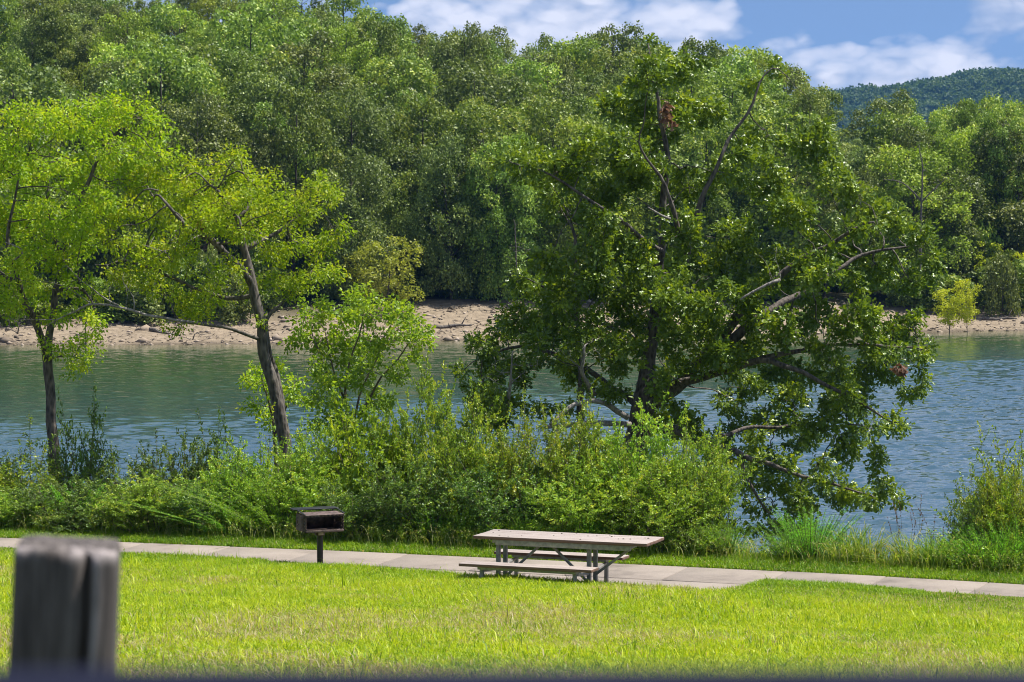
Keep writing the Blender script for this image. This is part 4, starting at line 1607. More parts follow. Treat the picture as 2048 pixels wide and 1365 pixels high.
YO = 46.5
oak_clumps = [(1295, 90, 32, 0), (1290, 155, 58), (1345, 140, 55), (1405, 130, 32), (1240, 215, 55), (1330, 240, 80), (1420, 225, 46), (1500, 178, 28), (1548, 130, 24), (1505, 275, 40),
    (1270, 330, 80), (1180, 290, 48), (1130, 330, 60), (1060, 318, 50), (1008, 330, 28), (1200, 400, 70), (1125, 420, 55), (1350, 380, 70), (1440, 345, 56), (1540, 372, 56),
    (1615, 290, 52), (1640, 250, 32), (1590, 430, 70), (1675, 370, 52), (1735, 425, 58), (1795, 450, 46), (1850, 480, 40), (1100, 520, 50), (1060, 575, 40), (1180, 540, 70),
    (1280, 520, 70), (1380, 540, 70), (1480, 480, 70), (1560, 540, 70), (1660, 500, 70), (1740, 540, 70), (1820, 560, 55), (1872, 530, 32), (1030, 640, 42), (960, 690, 42),
    (918, 740, 28), (1090, 650, 55), (1180, 660, 65), (1290, 650, 65), (1400, 640, 55), (1510, 635, 48), (1620, 630, 66), (1720, 640, 66), (1805, 655, 55), (1858, 700, 34),
    (955, 800, 42), (1035, 745, 50), (1140, 740, 45), (1350, 745, 45), (1565, 745, 60), (1660, 745, 66), (1755, 745, 60), (1828, 785, 38), (1445, 800, 42), (1545, 835, 50),
    (1640, 850, 52), (1735, 850, 46), (1800, 860, 28), (1360, 845, 38), (1430, 905, 40), (1560, 930, 50), (1650, 930, 42), (1520, 1000, 40), (1600, 1015, 42), (1690, 1000, 34),
    (1755, 1000, 34), (1800, 1008, 16), (1540, 1060, 28), (1620, 1065, 22), (1360, 455, 60), (1240, 600, 60), (1450, 560, 60), (1120, 600, 45), (1500, 700, 45), (1010, 800, 40), (1010, 660, 45), (1075, 690, 45), (1130, 680, 45), (1215, 720, 50), (985, 730, 40), (1000, 840, 35), (1245, 680, 50), (1090, 590, 40), (1275, 700, 45, -1.8), (1350, 680, 50, -1.9), (1320, 770, 36, -2.0), (1230, 790, 30, -1.6), (1440, 700, 40, -2.2), (1500, 780, 45), (1590, 800, 50), (1690, 800, 45), (1480, 850, 38), (1600, 880, 45), (1700, 900, 40), (1480, 960, 36), (1560, 980, 38), (1640, 970, 34), (1760, 700, 50), (1340, 600, 55, -2), (1420, 600, 50, -2.2), (1560, 640, 50, -2.4), (1630, 560, 50, -2), (1130, 372, 45, -1.4), (1060, 332, 40, -1.4), (1205, 425, 45, -1.5), (1640, 500, 48, -1.4), (1720, 460, 44, -1.4), (1560, 930, 44, -2.6), (1650, 960, 40, -2.8), (1735, 990, 32, -2.8), (1480, 920, 38, -2.2), (1600, 1000, 38, -2.7), (1760, 705, 44, -1.5), (1838, 708, 34, -1.3), (1640, 695, 44, -1.7), (1700, 795, 44, -1.9), (1785, 842, 32, -1.7), (1500, 610, 44, -1.8)]
g0 = gpy(1278, YO)
oak_limbs = [
    [(1270, g0, YO, 0.285), (1268, 900, YO, 0.247), (1285, 800, YO, 0.209), (1305, 700, YO + .3, 0.119), (1318, 560, YO + .2, 0.091), (1326, 420, YO, 0.070), (1334, 300, YO, 0.049), (1310, 170, YO, 0.032), (1296, 90, YO, 0.014)],
    [(1283, 830, YO, 0.140), (1370, 760, YO - .4, 0.119), (1430, 690, YO - .8, 0.105), (1500, 600, YO - 1, 0.084), (1560, 545, YO - 1, 0.063), (1640, 500, YO - 1.2, 0.042), (1750, 440, YO - 1.4, 0.021)],
    [(1400, 725, YO - .6, 0.105), (1465, 680, YO - .9, 0.098), (1520, 630, YO - 1.0, 0.084), (1600, 590, YO - .5, 0.056), (1720, 510, YO, 0.035), (1830, 490, YO, 0.017)],
    [(1316, 620, YO + .2, 0.084), (1370, 520, YO - .6, 0.070), (1395, 430, YO - .8, 0.052), (1430, 330, YO - .8, 0.035), (1500, 210, YO - .6, 0.025), (1546, 130, YO - .5, 0.010)],
    [(1372, 515, YO - .6, 0.063), (1352, 440, YO - .9, 0.049), (1340, 380, YO - 1, 0.035), (1280, 300, YO - 1.2, 0.021)],
    [(1330, 510, YO + .1, 0.049), (1290, 480, YO - .8, 0.049), (1230, 430, YO - 1.4, 0.035), (1130, 360, YO - 1.5, 0.025), (1020, 325, YO - 1.4, 0.010)],
    [(1290, 790, YO, 0.084), (1430, 745, YO - 1.2, 0.070), (1530, 715, YO - 1.6, 0.059), (1610, 750, YO - 1.8, 0.042), (1700, 790, YO - 1.8, 0.028), (1800, 850, YO - 1.6, 0.013)],
    [(1530, 715, YO - 1.6, 0.052), (1640, 690, YO - 1.5, 0.035), (1760, 690, YO - 1.4, 0.025), (1850, 700, YO - 1.2, 0.010)],
    [(1290, 850, YO, 0.105), (1400, 875, YO - 1.5, 0.070), (1470, 905, YO - 2.2, 0.052), (1560, 935, YO - 2.6, 0.038), (1650, 965, YO - 2.8, 0.027), (1760, 995, YO - 2.8, 0.010)],
    [(1470, 905, YO - 2.2, 0.042), (1520, 1000, YO - 2.3, 0.021), (1545, 1060, YO - 2.3, 0.010)],
    [(1430, 880, YO - 1.6, 0.042), (1500, 850, YO - 1.3, 0.035), (1620, 850, YO - 1.2, 0.021), (1720, 850, YO - 1.2, 0.010)],
    [(1300, 700, YO + .3, 0.070), (1200, 640, YO + 1, 0.052), (1120, 590, YO + 1.2, 0.035), (1060, 560, YO + 1.2, 0.014)],
    [(1283, 810, YO, 0.084), (1200, 760, YO + .8, 0.056), (1110, 700, YO + 1.0, 0.042), (1000, 690, YO + 1.0, 0.025), (925, 740, YO + 1.0, 0.008)],
    [(1195, g0 - 20, YO - .5, 0.070), (1165, 900, YO - .6, 0.084), (1160, 820, YO - .6, 0.070), (1165, 700, YO - .4, 0.056), (1150, 560, YO, 0.042), (1145, 450, YO, 0.028)],
    [(1030, g0 - 30, YO, 0.070), (1000, 880, YO + .3, 0.052), (985, 810, YO + .3, 0.035), (960, 740, YO + .4, 0.014)],
]
hero_tree('oak_tree', 'large spreading dark green oak with crooked limbs reaching low over the water, behind the thicket', 'tree',
          ground_pt(1270, YO), oak_limbs, oak_clumps, YO, M['oak_leaf'], M['bark_dark'], OAK, 0.100, OAKN, per_m2=84, tight=.85, dspread=1.9, spread=.19, seed=4, D=0.155, twig_max=3,
          dead=[dict(limb=[(1255, 835, YO - 1.2, .055), (1200, 800, YO - 1.6, .045), (1150, 805, YO - 1.9, .04), (1100, 850, YO - 2.1, .03)], twigs=[(1180, 775, 45), (1120, 800, 30)], per=40),
                dict(limb=[(1260, 850, YO - 1.0, .06), (1190, 845, YO - 1.5, .05), (1090, 855, YO - 1.9, .035)], twigs=[(1130, 835, 25)], per=30),
                dict(limb=[(1190, 790, YO - 1.4, .045), (1160, 745, YO - 1.8, .035), (1170, 690, YO - 2.0, .02)], twigs=[(1180, 690, 50), (1135, 700, 40)], per=60),
                dict(limb=[(1010, 830, YO - 1.2, .04), (1022, 770, YO - 1.5, .028), (1025, 700, YO - 1.6, .012)], twigs=[(1020, 740, 60), (985, 760, 35), (1060, 735, 35)], per=70),
                dict(limb=[(1560, 560, YO - 2.6, .03), (1520, 575, YO - 2.7, .025), (1480, 600, YO - 2.7, .018)], twigs=[(1540, 510, 35)], per=25),
                dict(limb=[(1340, 438, YO - 2.4, .03), (1310, 425, YO - 2.7, .02), (1296, 415, YO - 2.8, .012)])],
          dead_leaves=[(1333, 210, 9, YO - 2.2), (1334, 228, 12, YO - 2.2), (1340, 245, 7, YO - 2.2), (1800, 735, 11, YO - 2.2), (1812, 745, 7, YO - 2.2)])

YE = 43.0
g1 = gpy(575, YE)
t2_clumps = [(300, 372, 55), (375, 352, 55), (455, 345, 55), (520, 375, 46), (340, 430, 55), (430, 425, 52), (520, 442, 52), (600, 425, 44), (655, 398, 36), (678, 455, 28),
    (560, 500, 46), (632, 490, 42), (668, 548, 26), (600, 565, 34), (540, 560, 30), (262, 425, 46), (280, 500, 44), (222, 475, 36), (350, 515, 36), (425, 545, 28), (332, 590, 32),
    (395, 618, 34), (300, 560, 32), (500, 400, 46), (560, 405, 38), (625, 362, 24), (470, 312, 30), (240, 552, 34), (350, 655, 18), (450, 600, 20), (520, 640, 18), (400, 390, 50), (560, 465, 36), (470, 400, 40, -1.3), (500, 470, 34, -1.2), (400, 440, 40, -1.6), (350, 480, 36, -1.5), (300, 520, 36, -1), (440, 570, 24, -1.2), (480, 540, 22, -1), (370, 600, 30)]
t2_limbs = [
    [(590, g1, YE, 0.138), (572, 890, YE, 0.116), (556, 810, YE, 0.107), (532, 735, YE, 0.099), (522, 670, YE, 0.095), (518, 610, YE, 0.090), (500, 545, YE, 0.072), (490, 490, YE, 0.061), (472, 425, YE - .2, 0.040), (440, 380, YE - .3, 0.025), (400, 345, YE - .3, 0.011)],
    [(580, 900, YE + .1, 0.112), (566, 820, YE + .16, 0.072), (552, 745, YE + .2, 0.058), (538, 700, YE + .15, 0.043), (526, 640, YE, 0.036)],
    [(508, 570, YE, 0.065), (450, 505, YE - .5, 0.058), (400, 468, YE - .8, 0.047), (350, 430, YE - 1, 0.029), (300, 375, YE - 1, 0.014)],
    [(490, 490, YE, 0.050), (535, 482, YE + .3, 0.036), (575, 455, YE + .5, 0.025), (650, 400, YE + .6, 0.011)],
    [(480, 440, YE - .1, 0.036), (510, 380, YE + .3, 0.022), (480, 315, YE + .3, 0.009)],
    [(510, 600, YE, 0.043), (440, 600, YE + .5, 0.037), (370, 565, YE + .8, 0.030), (320, 545, YE + .8, 0.024), (260, 520, YE + .7, 0.022), (190, 530, YE + .6, 0.009)],
    [(520, 685, YE, 0.036), (492, 667, YE - .3, 0.032), (450, 655, YE - .6, 0.029), (405, 650, YE - .9, 0.024), (350, 640, YE - 1.0, 0.014)],
    [(525, 640, YE, 0.036), (570, 600, YE + .4, 0.025), (620, 560, YE + .5, 0.014)],
]
hero_tree('leaning_tree', 'yellow-green tree with a leaning forked trunk, its foot in the bushes left of the grill', 'tree', ground_pt(590, YE), t2_limbs, t2_clumps, YE,
          M['elm_leaf'], M['bark_grey'], DIAMOND, 0.066, ELMN, per_m2=150, dspread=1.5, spread=.18, seed=6, D=0.13, twig_max=3, droop=.1,
          dead=[dict(limb=[(405, 648, YE - .9, 0.0245), (345, 640, YE - 1.1, 0.0245), (297, 632, YE - 1.2, 0.0259), (235, 612, YE - 1.3, 0.0216), (180, 605, YE - 1.3, 0.0202), (140, 628, YE - 1.3, 0.0144), (88, 655, YE - 1.3, 0.0086)],
                     twigs=[(240, 575, 28), (210, 550, 28)], per=36),
                dict(limb=[(238, 612, YE - 1.3, 0.0144), (200, 590, YE - 1.3, 0.0130), (150, 550, YE - 1.3, 0.0094), (125, 515, YE - 1.2, 0.0050)], twigs=[(140, 540, 34), (180, 560, 25), (115, 555, 25)], per=34),
                dict(limb=[(178, 605, YE - 1.3, 0.0115), (140, 575, YE - 1.3, 0.0086), (80, 557, YE - 1.3, 0.0043)], twigs=[(110, 565, 18)], per=30),
                dict(limb=[(110, 640, YE - 1.3, 0.0086), (60, 640, YE - 1.3, 0.0072), (20, 638, YE - 1.3, 0.0043)], twigs=[(50, 630, 22)], per=30),
                dict(limb=[(268, 622, YE - 1.25, 0.0130), (270, 590, YE - 1.2, 0.0101), (240, 555, YE - 1.2, 0.0050)], twigs=[(265, 565, 24), (290, 580, 16)], per=34),
                dict(limb=[(400, 470, YE - .9, 0.0144), (330, 505, YE - 1.3, 0.0094), (285, 490, YE - 1.4, 0.0043)], twigs=[(330, 480, 24)], per=24)],
          dead_leaves=[(402, 445, 9, YE - 1.5)])

YL = 42.5
g2 = gpy(118, YL)
t1_clumps = [(45, 240, 55), (105, 250, 55), (180, 245, 58), (268, 232, 52), (325, 250, 32), (60, 345, 62), (160, 345, 62), (255, 335, 55), (322, 312, 36), (30, 440, 62), (120, 440, 60),
    (205, 425, 46), (40, 540, 46), (120, 520, 42), (30, 615, 34), (20, 570, 40), (170, 490, 34), (-60, 300, 80), (-70, 450, 90), (-60, 580, 60), (60, 600, 26), (100, 700, 16), (190, 640, 22),
    (165, 600, 20), (190, 590, 22), (200, 660, 16), (155, 730, 18), (145, 690, 14), (290, 275, 36), (215, 205, 28), (130, 215, 30), (120, 330, 44, -1.3), (190, 400, 44, -1.3), (90, 420, 40, -1.4), (150, 450, 40, -1.2), (20, 330, 44, -1.3), (220, 300, 40, -1.2), (60, 500, 36, -1.3), (150, 560, 30, -.8), (0, 600, 34, -1.2), (60, 570, 26, -1), (165, 680, 22, -.5), (150, 745, 16), (188, 705, 18, -.4), (120, 640, 20, -.6)]
t1_limbs = [
    [(120, g2, YL, 0.116), (113, 950, YL, 0.103), (106, 850, YL, 0.090), (100, 760, YL, 0.072), (97, 710, YL, 0.072), (102, 650, YL, 0.061), (110, 590, YL, 0.054), (130, 500, YL + .2, 0.047), (160, 400, YL + .3, 0.036), (200, 310, YL + .3, 0.022), (260, 235, YL + .3, 0.009)],
    [(97, 715, YL, 0.061), (78, 660, YL - .3, 0.054), (55, 600, YL - .5, 0.047), (35, 560, YL - .6, 0.040), (10, 500, YL - .6, 0.029), (30, 400, YL - .5, 0.018), (60, 280, YL - .4, 0.009)],
    [(110, 590, YL, 0.043), (145, 570, YL - .3, 0.029), (180, 578, YL - .5, 0.022), (200, 640, YL - .6, 0.009)],
    [(125, 520, YL + .2, 0.036), (90, 430, YL + .6, 0.025), (100, 300, YL + .8, 0.014), (120, 230, YL + .8, 0.007)],
    [(40, 570, YL - .6, 0.029), (-20, 530, YL - .6, 0.025), (-70, 440, YL - .4, 0.018), (-60, 320, YL - .3, 0.009)],
    [(97, 712, YL, 0.022), (125, 705, YL - .3, 0.014), (150, 715, YL - .4, 0.009)],
]
hero_tree('shade_tree', 'tall yellow-green tree with a dark straight forked trunk at the left edge', 'tree', ground_pt(118, YL), t1_limbs, t1_clumps, YL,
          M['elm_leaf'], M['bark_dark'], DIAMOND, 0.066, ELMN, per_m2=150, dspread=1.5, spread=.18, seed=7, D=0.13, twig_max=3, droop=.1,
          dead=[dict(limb=[(30, 520, YL - 1.4, .02), (60, 505, YL - 1.5, .014), (10, 485, YL - 1.5, .006)], twigs=[(30, 500, 24)], per=24)])

YS = 41.5
g3 = gpy(700, YS)
sap_clumps = [(640, 622, 30), (720, 602, 30), (735, 575, 12), (790, 622, 36), (838, 665, 26), (600, 660, 26), (680, 680, 36), (760, 690, 36), (830, 712, 24), (640, 735, 30), (720, 755, 36), (800, 755, 22),
              (650, 800, 34), (700, 850, 45), (610, 610, 18), (660, 700, 30), (590, 690, 20), (850, 690, 14), (740, 640, 30), (690, 640, 30), (640, 680, 30), (800, 660, 30), (780, 740, 30), (850, 660, 16), (660, 770, 34), (760, 800, 34), (700, 720, 36), (620, 640, 24), (690, 590, 16), (830, 640, 18), (600, 640, 16), (730, 700, 34), (640, 850, 30)]
sap_limbs = [
    [(700, g3, YS, .045), (695, 880, YS, .035), (690, 800, YS, .026), (700, 720, YS, .018), (730, 600, YS, .006)],
    [(696, 880, YS, .03), (740, 790, YS - .2, .02), (790, 720, YS - .3, .014), (840, 665, YS - .3, .005)],
    [(696, 880, YS, .03), (665, 790, YS + .2, .02), (640, 700, YS + .3, .013), (605, 640, YS + .3, .005)],
    [(697, 890, YS, .025), (720, 790, YS + .2, .018), (760, 690, YS + .3, .012), (800, 620, YS + .3, .004)],
    [(690, 800, YS, .02), (665, 740, YS, .014), (650, 650, YS, .006)],
]
hero_tree('young_tree', 'light green many-stemmed young tree with sparse bright leaves, right of the leaning trunk', 'tree', ground_pt(700, YS), sap_limbs, sap_clumps, YS,
          M['sapling_leaf'], M['twig'], DIAMOND, 0.08, 20, per_m2=220, dspread=.8, spread=.14, seed=8, D=0.10, tip=.0035, twig_max=3)

YB = 44.5
bt_clumps = [(520, 755, 34), (560, 785, 32), (508, 815, 26), (592, 765, 22), (545, 735, 24), (600, 800, 24), (540, 840, 30), (490, 765, 14)]
bt_limbs = [[(560, gpy(560, YB), YB, .05), (552, 880, YB, .035), (540, 800, YB, .02), (520, 745, YB, .006)], [(552, 880, YB, .03), (575, 810, YB, .016), (592, 765, YB, .005)]]
hero_tree('small_tree', 'small yellowish leafy tree standing behind the lower leaning trunk', 'tree', ground_pt(560, YB), bt_limbs, bt_clumps, YB,
          M['elm_leaf'], M['twig'], DIAMOND, 0.075, 20, per_m2=220, dspread=.5, spread=.14, seed=9, D=0.10, tip=.0035, twig_max=3)
#@@PART5
# ------------------------------------------------------------------ the wood on the far shore
def far_tree(seed, H, crown_w, base_frac, nclump, per, leaf, trunk_r, lean=0.3):
    g = np.random.default_rng(seed)
    wb, lb = MB(), MB()
    z0 = H * base_frac
    top = np.array([g.normal() * lean, g.normal() * lean, H * .93])
    t = np.linspace(0, 1, 9)[:, None]
    c = top * t + np.sin(t * 5 + g.random() * 6) * g.normal(size=(1, 3)) * .18 * np.array([1, 1, 0])
    c[0, 2] = -0.8
    wb.tube(c, np.linspace(trunk_r, trunk_r * .18, 9), 7, cap=False)
    cz = []
    for k in range(nclump):
        f = (k + g.random()) / nclump
        z = z0 + (H * .96 - z0) * f
        prof = .62 + .38 * f / .45 if f < .45 else math.sqrt(max(.04, 1 - ((f - .45) / .60) ** 2))
        rr = crown_w * .5 * prof * (g.random() ** .45)
        a = k * 2.4 + g.normal() * .5
        rc = crown_w * g.uniform(.10, .19) * (1.05 - .2 * f)
        cc = np.array([math.cos(a) * rr, math.sin(a) * rr, z]) + np.array([top[0], top[1], 0]) * f
        cz.append((cc, rc))
        zi = max(z - rr * .7 - .3, H * .12)
        p0 = np.array([np.interp(zi, c[:, 2], c[:, j]) for j in range(3)])
        mid = (p0 + cc) / 2 + np.array([0, 0, -.12 * rr])
        r0 = trunk_r * (.36 - .22 * f)
        wb.tube([p0, mid, cc], [r0, r0 * .7, r0 * .25], 4, cap=False)
        n = int(per * (rc / (crown_w * .14)) ** 2)
        q = rdir(n, g)
        q[:, 2] = np.where(q[:, 2] < -.5, -q[:, 2] * .8, q[:, 2])
        rad = rc * (0.62 + 0.48 * g.random((n, 1)))
        lump = 1 + .28 * np.sin(q[:, :1] * 5 + k) * np.cos(q[:, 1:2] * 6 + 2 * k)
        p = cc + q * rad * lump * np.array([1, 1, .86])
        ax = nz(q * .35 + rdir(n, g) + np.array([0, 0, -.3]))
        nr = nz(q * .7 + rdir(n, g) * .85 + np.array([0, 0, .5]))
        add_leaves(lb, p, ax, nr, leaf * g.uniform(.55, 1.3, n), DIAMOND, np.clip(.35 * g.random() + .65 * g.random(n), 0, 1), width=1.25, g=g)
    return wb, lb


FT = {}
for i, (H, w, bf, nc, mt, lf) in enumerate([
        (14.0, 7.6, .30, 46, 'dark_oak_crown', .20), (13.2, 8.8, .20, 40, 'dark_oak_crown', .22), (16.0, 6.2, .36, 44, 'dark_oak_crown', .18), (11.0, 7.4, .06, 56, 'dark_oak_crown', .19),
        (14.4, 6.6, .30, 44, 'mid_crown', .20), (13.0, 8.6, .18, 42, 'mid_crown', .24), (16.4, 5.6, .36, 40, 'mid_crown', .19), (10.8, 6.8, .05, 54, 'mid_crown', .20),
        (13.4, 7.2, .24, 42, 'yellow_crown', .20), (10.6, 7.4, .06, 52, 'yellow_crown', .20), (15.0, 7.8, .26, 30, 'dark_oak_crown', .21), (14.6, 8.4, .24, 30, 'mid_crown', .24)]):
    FT[i] = (H, mt, (lambda i=i, H=H, w=w, bf=bf, nc=nc, lf=lf: far_tree(200 + i, H, w, bf, nc, 430 if nc > 35 else 560, lf, .17)))


def far_tree_at(i, X, Y, H, label, group, name='forest_tree', wscale=1.0, cat='tree'):
    h0, mt, mk = FT[i]
    s = H / h0
    return use_proto('ft%d' % i, name, mk, (M['far_bark'], M[mt]), ('trunk', 'crown'), (X, Y, float(far_z(np.array([X]), np.array([Y]))[0]) - .1),
                     random.uniform(0, 6.28), (s * wscale, s * wscale, s), label, cat, group)


TONE = {'dark_oak_crown': 'dark grey-green', 'mid_crown': 'fresh green', 'yellow_crown': 'yellow-green'}


def build_forest():
    g = np.random.default_rng(77)
    rows = []
    s = 13.5
    while s < 96:
        rows.append(s)
        s += 5.0 if s < 30 else 6.0 if s < 60 else 6.6
    cnt = 0
    for r_, s in enumerate(rows):
        Ym = 158 + s
        half = .205 * Ym + 6
        step = 4.6 if s < 30 else 5.3
        X = -half + (r_ % 2) * step / 2
        while X < half:
            x = X + g.normal() * 1.0
            Y = float(shore_y(x)) + s + g.normal() * 1.1
            X += step
            px = 1024 + F * x / Y
            if (px > 1650 and s > 52 and px < 1770) or (px > 1770 and s > 78):
                continue
            if px < -150 or px > 2200:
                continue
            H = g.normal(13.0, 1.6)
            patch = vnoise(x * .07 + 3, Y * .06, 15)
            u = g.random() * .55 + patch * .6
            if u < .52:
                i = (0, 1, 2, 3, 10)[int(g.integers(0, 5))]
            elif u < .88:
                i = (4, 5, 6, 7, 11)[int(g.integers(0, 5))]
            else:
                i = int(g.integers(8, 10))
            # crown tops in the gap towards the distant hill stay low
            if 1640 < px < 1770:
                H *= .66 if s > 20 else .75
            if 1770 <= px:
                H *= 1.06
            if s < 21 and g.random() < .6:
                i = (3, 7, 9)[int(g.integers(0, 3))]
                H *= .8
            if s > 70:
                H = max(H, 12.5)
            H = float(np.clip(H, 6.5, 16.5))
            tone = TONE[FT[i][1]]
            if px > 1640:
                where, wg = 'in the lower grove at the right of the far shore', 'right grove'
            elif s < 22:
                where, wg = 'in the front rank above the bare far bank', 'front rank of the wood'
            elif s < 70:
                where, wg = 'on the wooded slope across the lake', 'wooded slope'
            else:
                where, wg = 'on the skyline of the wooded hill', 'skyline of the hill'
            far_tree_at(i, x, Y, H, f'{tone} broadleaf tree {where}', f'{tone} trees, {wg}', wscale=g.uniform(.72, 1.05))
            cnt += 1
    print('forest trees', cnt)


build_forest()

# a few pale trees further back in the gap at the right
for px, py, Y, H in [(1680, 262, 420, 13), (1725, 258, 380, 12), (1760, 262, 450, 13), (1700, 285, 330, 12), (1745, 285, 310, 11), (1790, 265, 430, 13)]:
    c = P(px, py, Y)
    o = use_proto('ft4', 'forest_tree', FT[4][2], (M['far_bark'], M['mid_crown']), ('trunk', 'crown'), (c[0], Y, c[2] - H), random.uniform(0, 6), (H / 14.4 * 1.3, H / 14.4 * 1.3, H / 14.4),
                  'distant rounded tree in the gap below the blue hill', 'tree', 'distant trees in the gap')


# bushes and saplings at the foot of the wood
BU = {}


def bush_at(px, ybase, hpx, wpx, key, mk, mt, h0, w0, name, label, cat, group=None, Y=None):
    if Y is None:
        Y = 165.0
        for _ in range(12):
            X = (px - 1024) / F * Y
            z = float(far_z(np.array([X]), np.array([Y]))[0])
            yy = 447 + (CAMZ - z) / Y * F
            Y += (yy - ybase) * 0.16
            Y = min(max(Y, 150), 190)
    X = (px - 1024) / F * Y
    z = float(far_z(np.array([X]), np.array([Y]))[0])
    w, h = wpx / F * Y, hpx / F * Y
    return use_proto(key, name, mk, (M['far_bark'], M[mt or 'lemon_crown']), ('trunk', 'crown'), (X, Y, z - .1), random.uniform(0, 6), (w / w0, w / w0, h / h0), label, cat, group)


low1 = lambda: far_tree(301, 3.2, 3.4, .03, 26, 150, .2, .05, .1)
low2 = lambda: far_tree(302, 3.0, 3.8, .02, 26, 150, .2, .05, .1)
sapl = lambda: far_tree(303, 5.0, 4.2, .22, 30, 120, .17, .06, .1)
bush_at(775, 612, 158, 150, 'olive', sapl, 'olive_crown', 5.0, 4.2, 'bank_tree', 'small rounded olive-yellow tree alone on the far bank, left of the bare beach', 'tree', Y=163.0)
bush_at(1965, 600, 120, 90, 'sap', lambda: far_tree(304, 5.0, 3.6, .25, 22, 110, .17, .05, .1), 'lemon_crown', 5.0, 3.6, 'bank_sapling', 'yellow sapling on the right far bank above the beach', 'tree')
bush_at(1900, 668, 100, 70, 'sap', None, None, 5.0, 3.6, 'bank_sapling', 'bright yellow sapling with its thin trunk standing in the water at right', 'tree', Y=166.3)
bush_at(1935, 668, 118, 60, 'sap', None, None, 5.0, 3.6, 'bank_sapling', 'slim leaning sapling in shallow water, beside the bright yellow one', 'tree', Y=166.8)
bush_at(2035, 610, 110, 70, 'sap', None, None, 5.0, 3.6, 'bank_sapling', 'pale sapling on the right far bank at the picture edge', 'tree')
gg = np.random.default_rng(5)
for k, px in enumerate(np.linspace(-60, 2090, 84)):
    a = (low1, low2)[k % 2]
    mt = ('mid_crown', 'dark_oak_crown')[k % 2]
    bush_at(px + gg.normal() * 12, 603 + (gg.random() * 40 if (px < 560 or px > 1780) else -gg.random() * 22) - (12 if px > 1600 else 0), gg.uniform(55, 150), gg.uniform(70, 140), 'low%d' % (k % 2), a, mt, (3.2, 3.0)[k % 2], (3.4, 3.8)[k % 2], 'undergrowth_bush',
            ('fresh green bush at the foot of the far wood', 'dark green bush at the foot of the far wood')[k % 2], 'bush',
            ('fresh green bushes at the foot of the far wood', 'dark bushes at the foot of the far wood')[k % 2])


def bare_tree(name, label, limb, twigs, per, mat='bark_grey', tip=.012, D=.35, leaves=None):
    nodes, par, lr = limb_nodes(limb, step=.35, g=gg, wob=.04)
    att = clump_points(twigs, limb[0][0][2], per, .6, g=gg)
    N, Pn = grow(nodes, par, att, D=D, kill=D * 1.3, g=gg)
    rad, cnt = pipe(Pn, tip, 2.1)
    rad[:len(lr)] = np.maximum(lr, np.minimum(rad[:len(lr)], np.array(lr) * 1.2))
    for i in range(len(lr), len(N)):
        rad[i] = min(rad[i], rad[Pn[i]] * .9)
    b0 = np.array(nodes[0])
    o = thing(name, label, 'tree', tuple(b0))
    mb = MB()
    wood(mb, N - b0, Pn, rad)
    mb.build('trunk', M[mat], o, smooth=True)
    if leaves:
        lb = MB()
        tw = np.where(cnt <= 2)[0]
        idx = np.repeat(tw, leaves[1])
        n = len(idx)
        add_leaves(lb, N[idx] - b0 + gg.normal(size=(n, 3)) * .22, rdir(n, gg) + np.array([0, 0, -.6]), rdir(n, gg), .22, DIAMOND, g=gg)
        lb.build('crown', M[leaves[0]], o)
    return o


Yb = 163
bare_tree('dead_tree', 'bare grey dead tree among the green crowns at right, above the oak', [[(1840, 560, 171, .09), (1842, 420, 171, .075), (1846, 330, 171, .045), (1838, 290, 171, .02)],
          [(1842, 400, 171, .06), (1800, 360, 171, .04), (1765, 360, 171, .02)], [(1844, 400, 171, .05), (1890, 360, 171, .03)]], [(1850, 330, 35), (1790, 355, 30), (1880, 370, 25)], 4)
bare_tree('dead_tree', 'thin bare grey dead tree at the edge of the far wood, left of the oak', [[(1033, 590, Yb + 3, .06), (1032, 500, Yb + 3, .045), (1030, 440, Yb + 3, .03)]], [(1030, 500, 40), (1030, 450, 25)], 7)
bare_tree('dead_tree', 'bare branched dead tree high on the left slope', [[(345, 330, 196, .12), (335, 220, 196, .09), (328, 140, 196, .03)], [(335, 250, 196, .06), (270, 170, 196, .02)]], [(320, 160, 40), (280, 180, 40), (360, 230, 40)], 3)
bare_tree('dead_tree', 'rust brown dead-leaved tree seen behind the leaning tree', [[(418, 612, Yb, .09), (415, 540, Yb, .07), (412, 480, Yb, .03)]], [(412, 520, 38), (420, 490, 30), (400, 545, 30), (428, 550, 26)], 9, 'far_bark', leaves=('dead_leaf', 9))
bare_tree('dead_bush', 'bare brushy grey bush on the far bank at the left edge', [[(35, 668, 152.5, .05), (38, 650, 152.5, .03)]], [(30, 650, 28), (60, 655, 24), (5, 655, 20)], 22, tip=.01, D=.22)
bare_tree('dead_bush', 'bare brushy bush on the far bank behind the low grey limb', [[(385, 682, 152.0, .05), (388, 665, 152, .03)]], [(385, 668, 24), (420, 672, 22), (360, 674, 18)], 24, tip=.01, D=.22)
bare_tree('drowned_stem', 'short thin stem standing in the water by the far bank at left', [[(171, 700, 149, .05), (172, 670, 149, .045), (170, 640, 149, .03)]], [(172, 630, 20)], 14, 'far_bark', leaves=('mid_crown', 4))


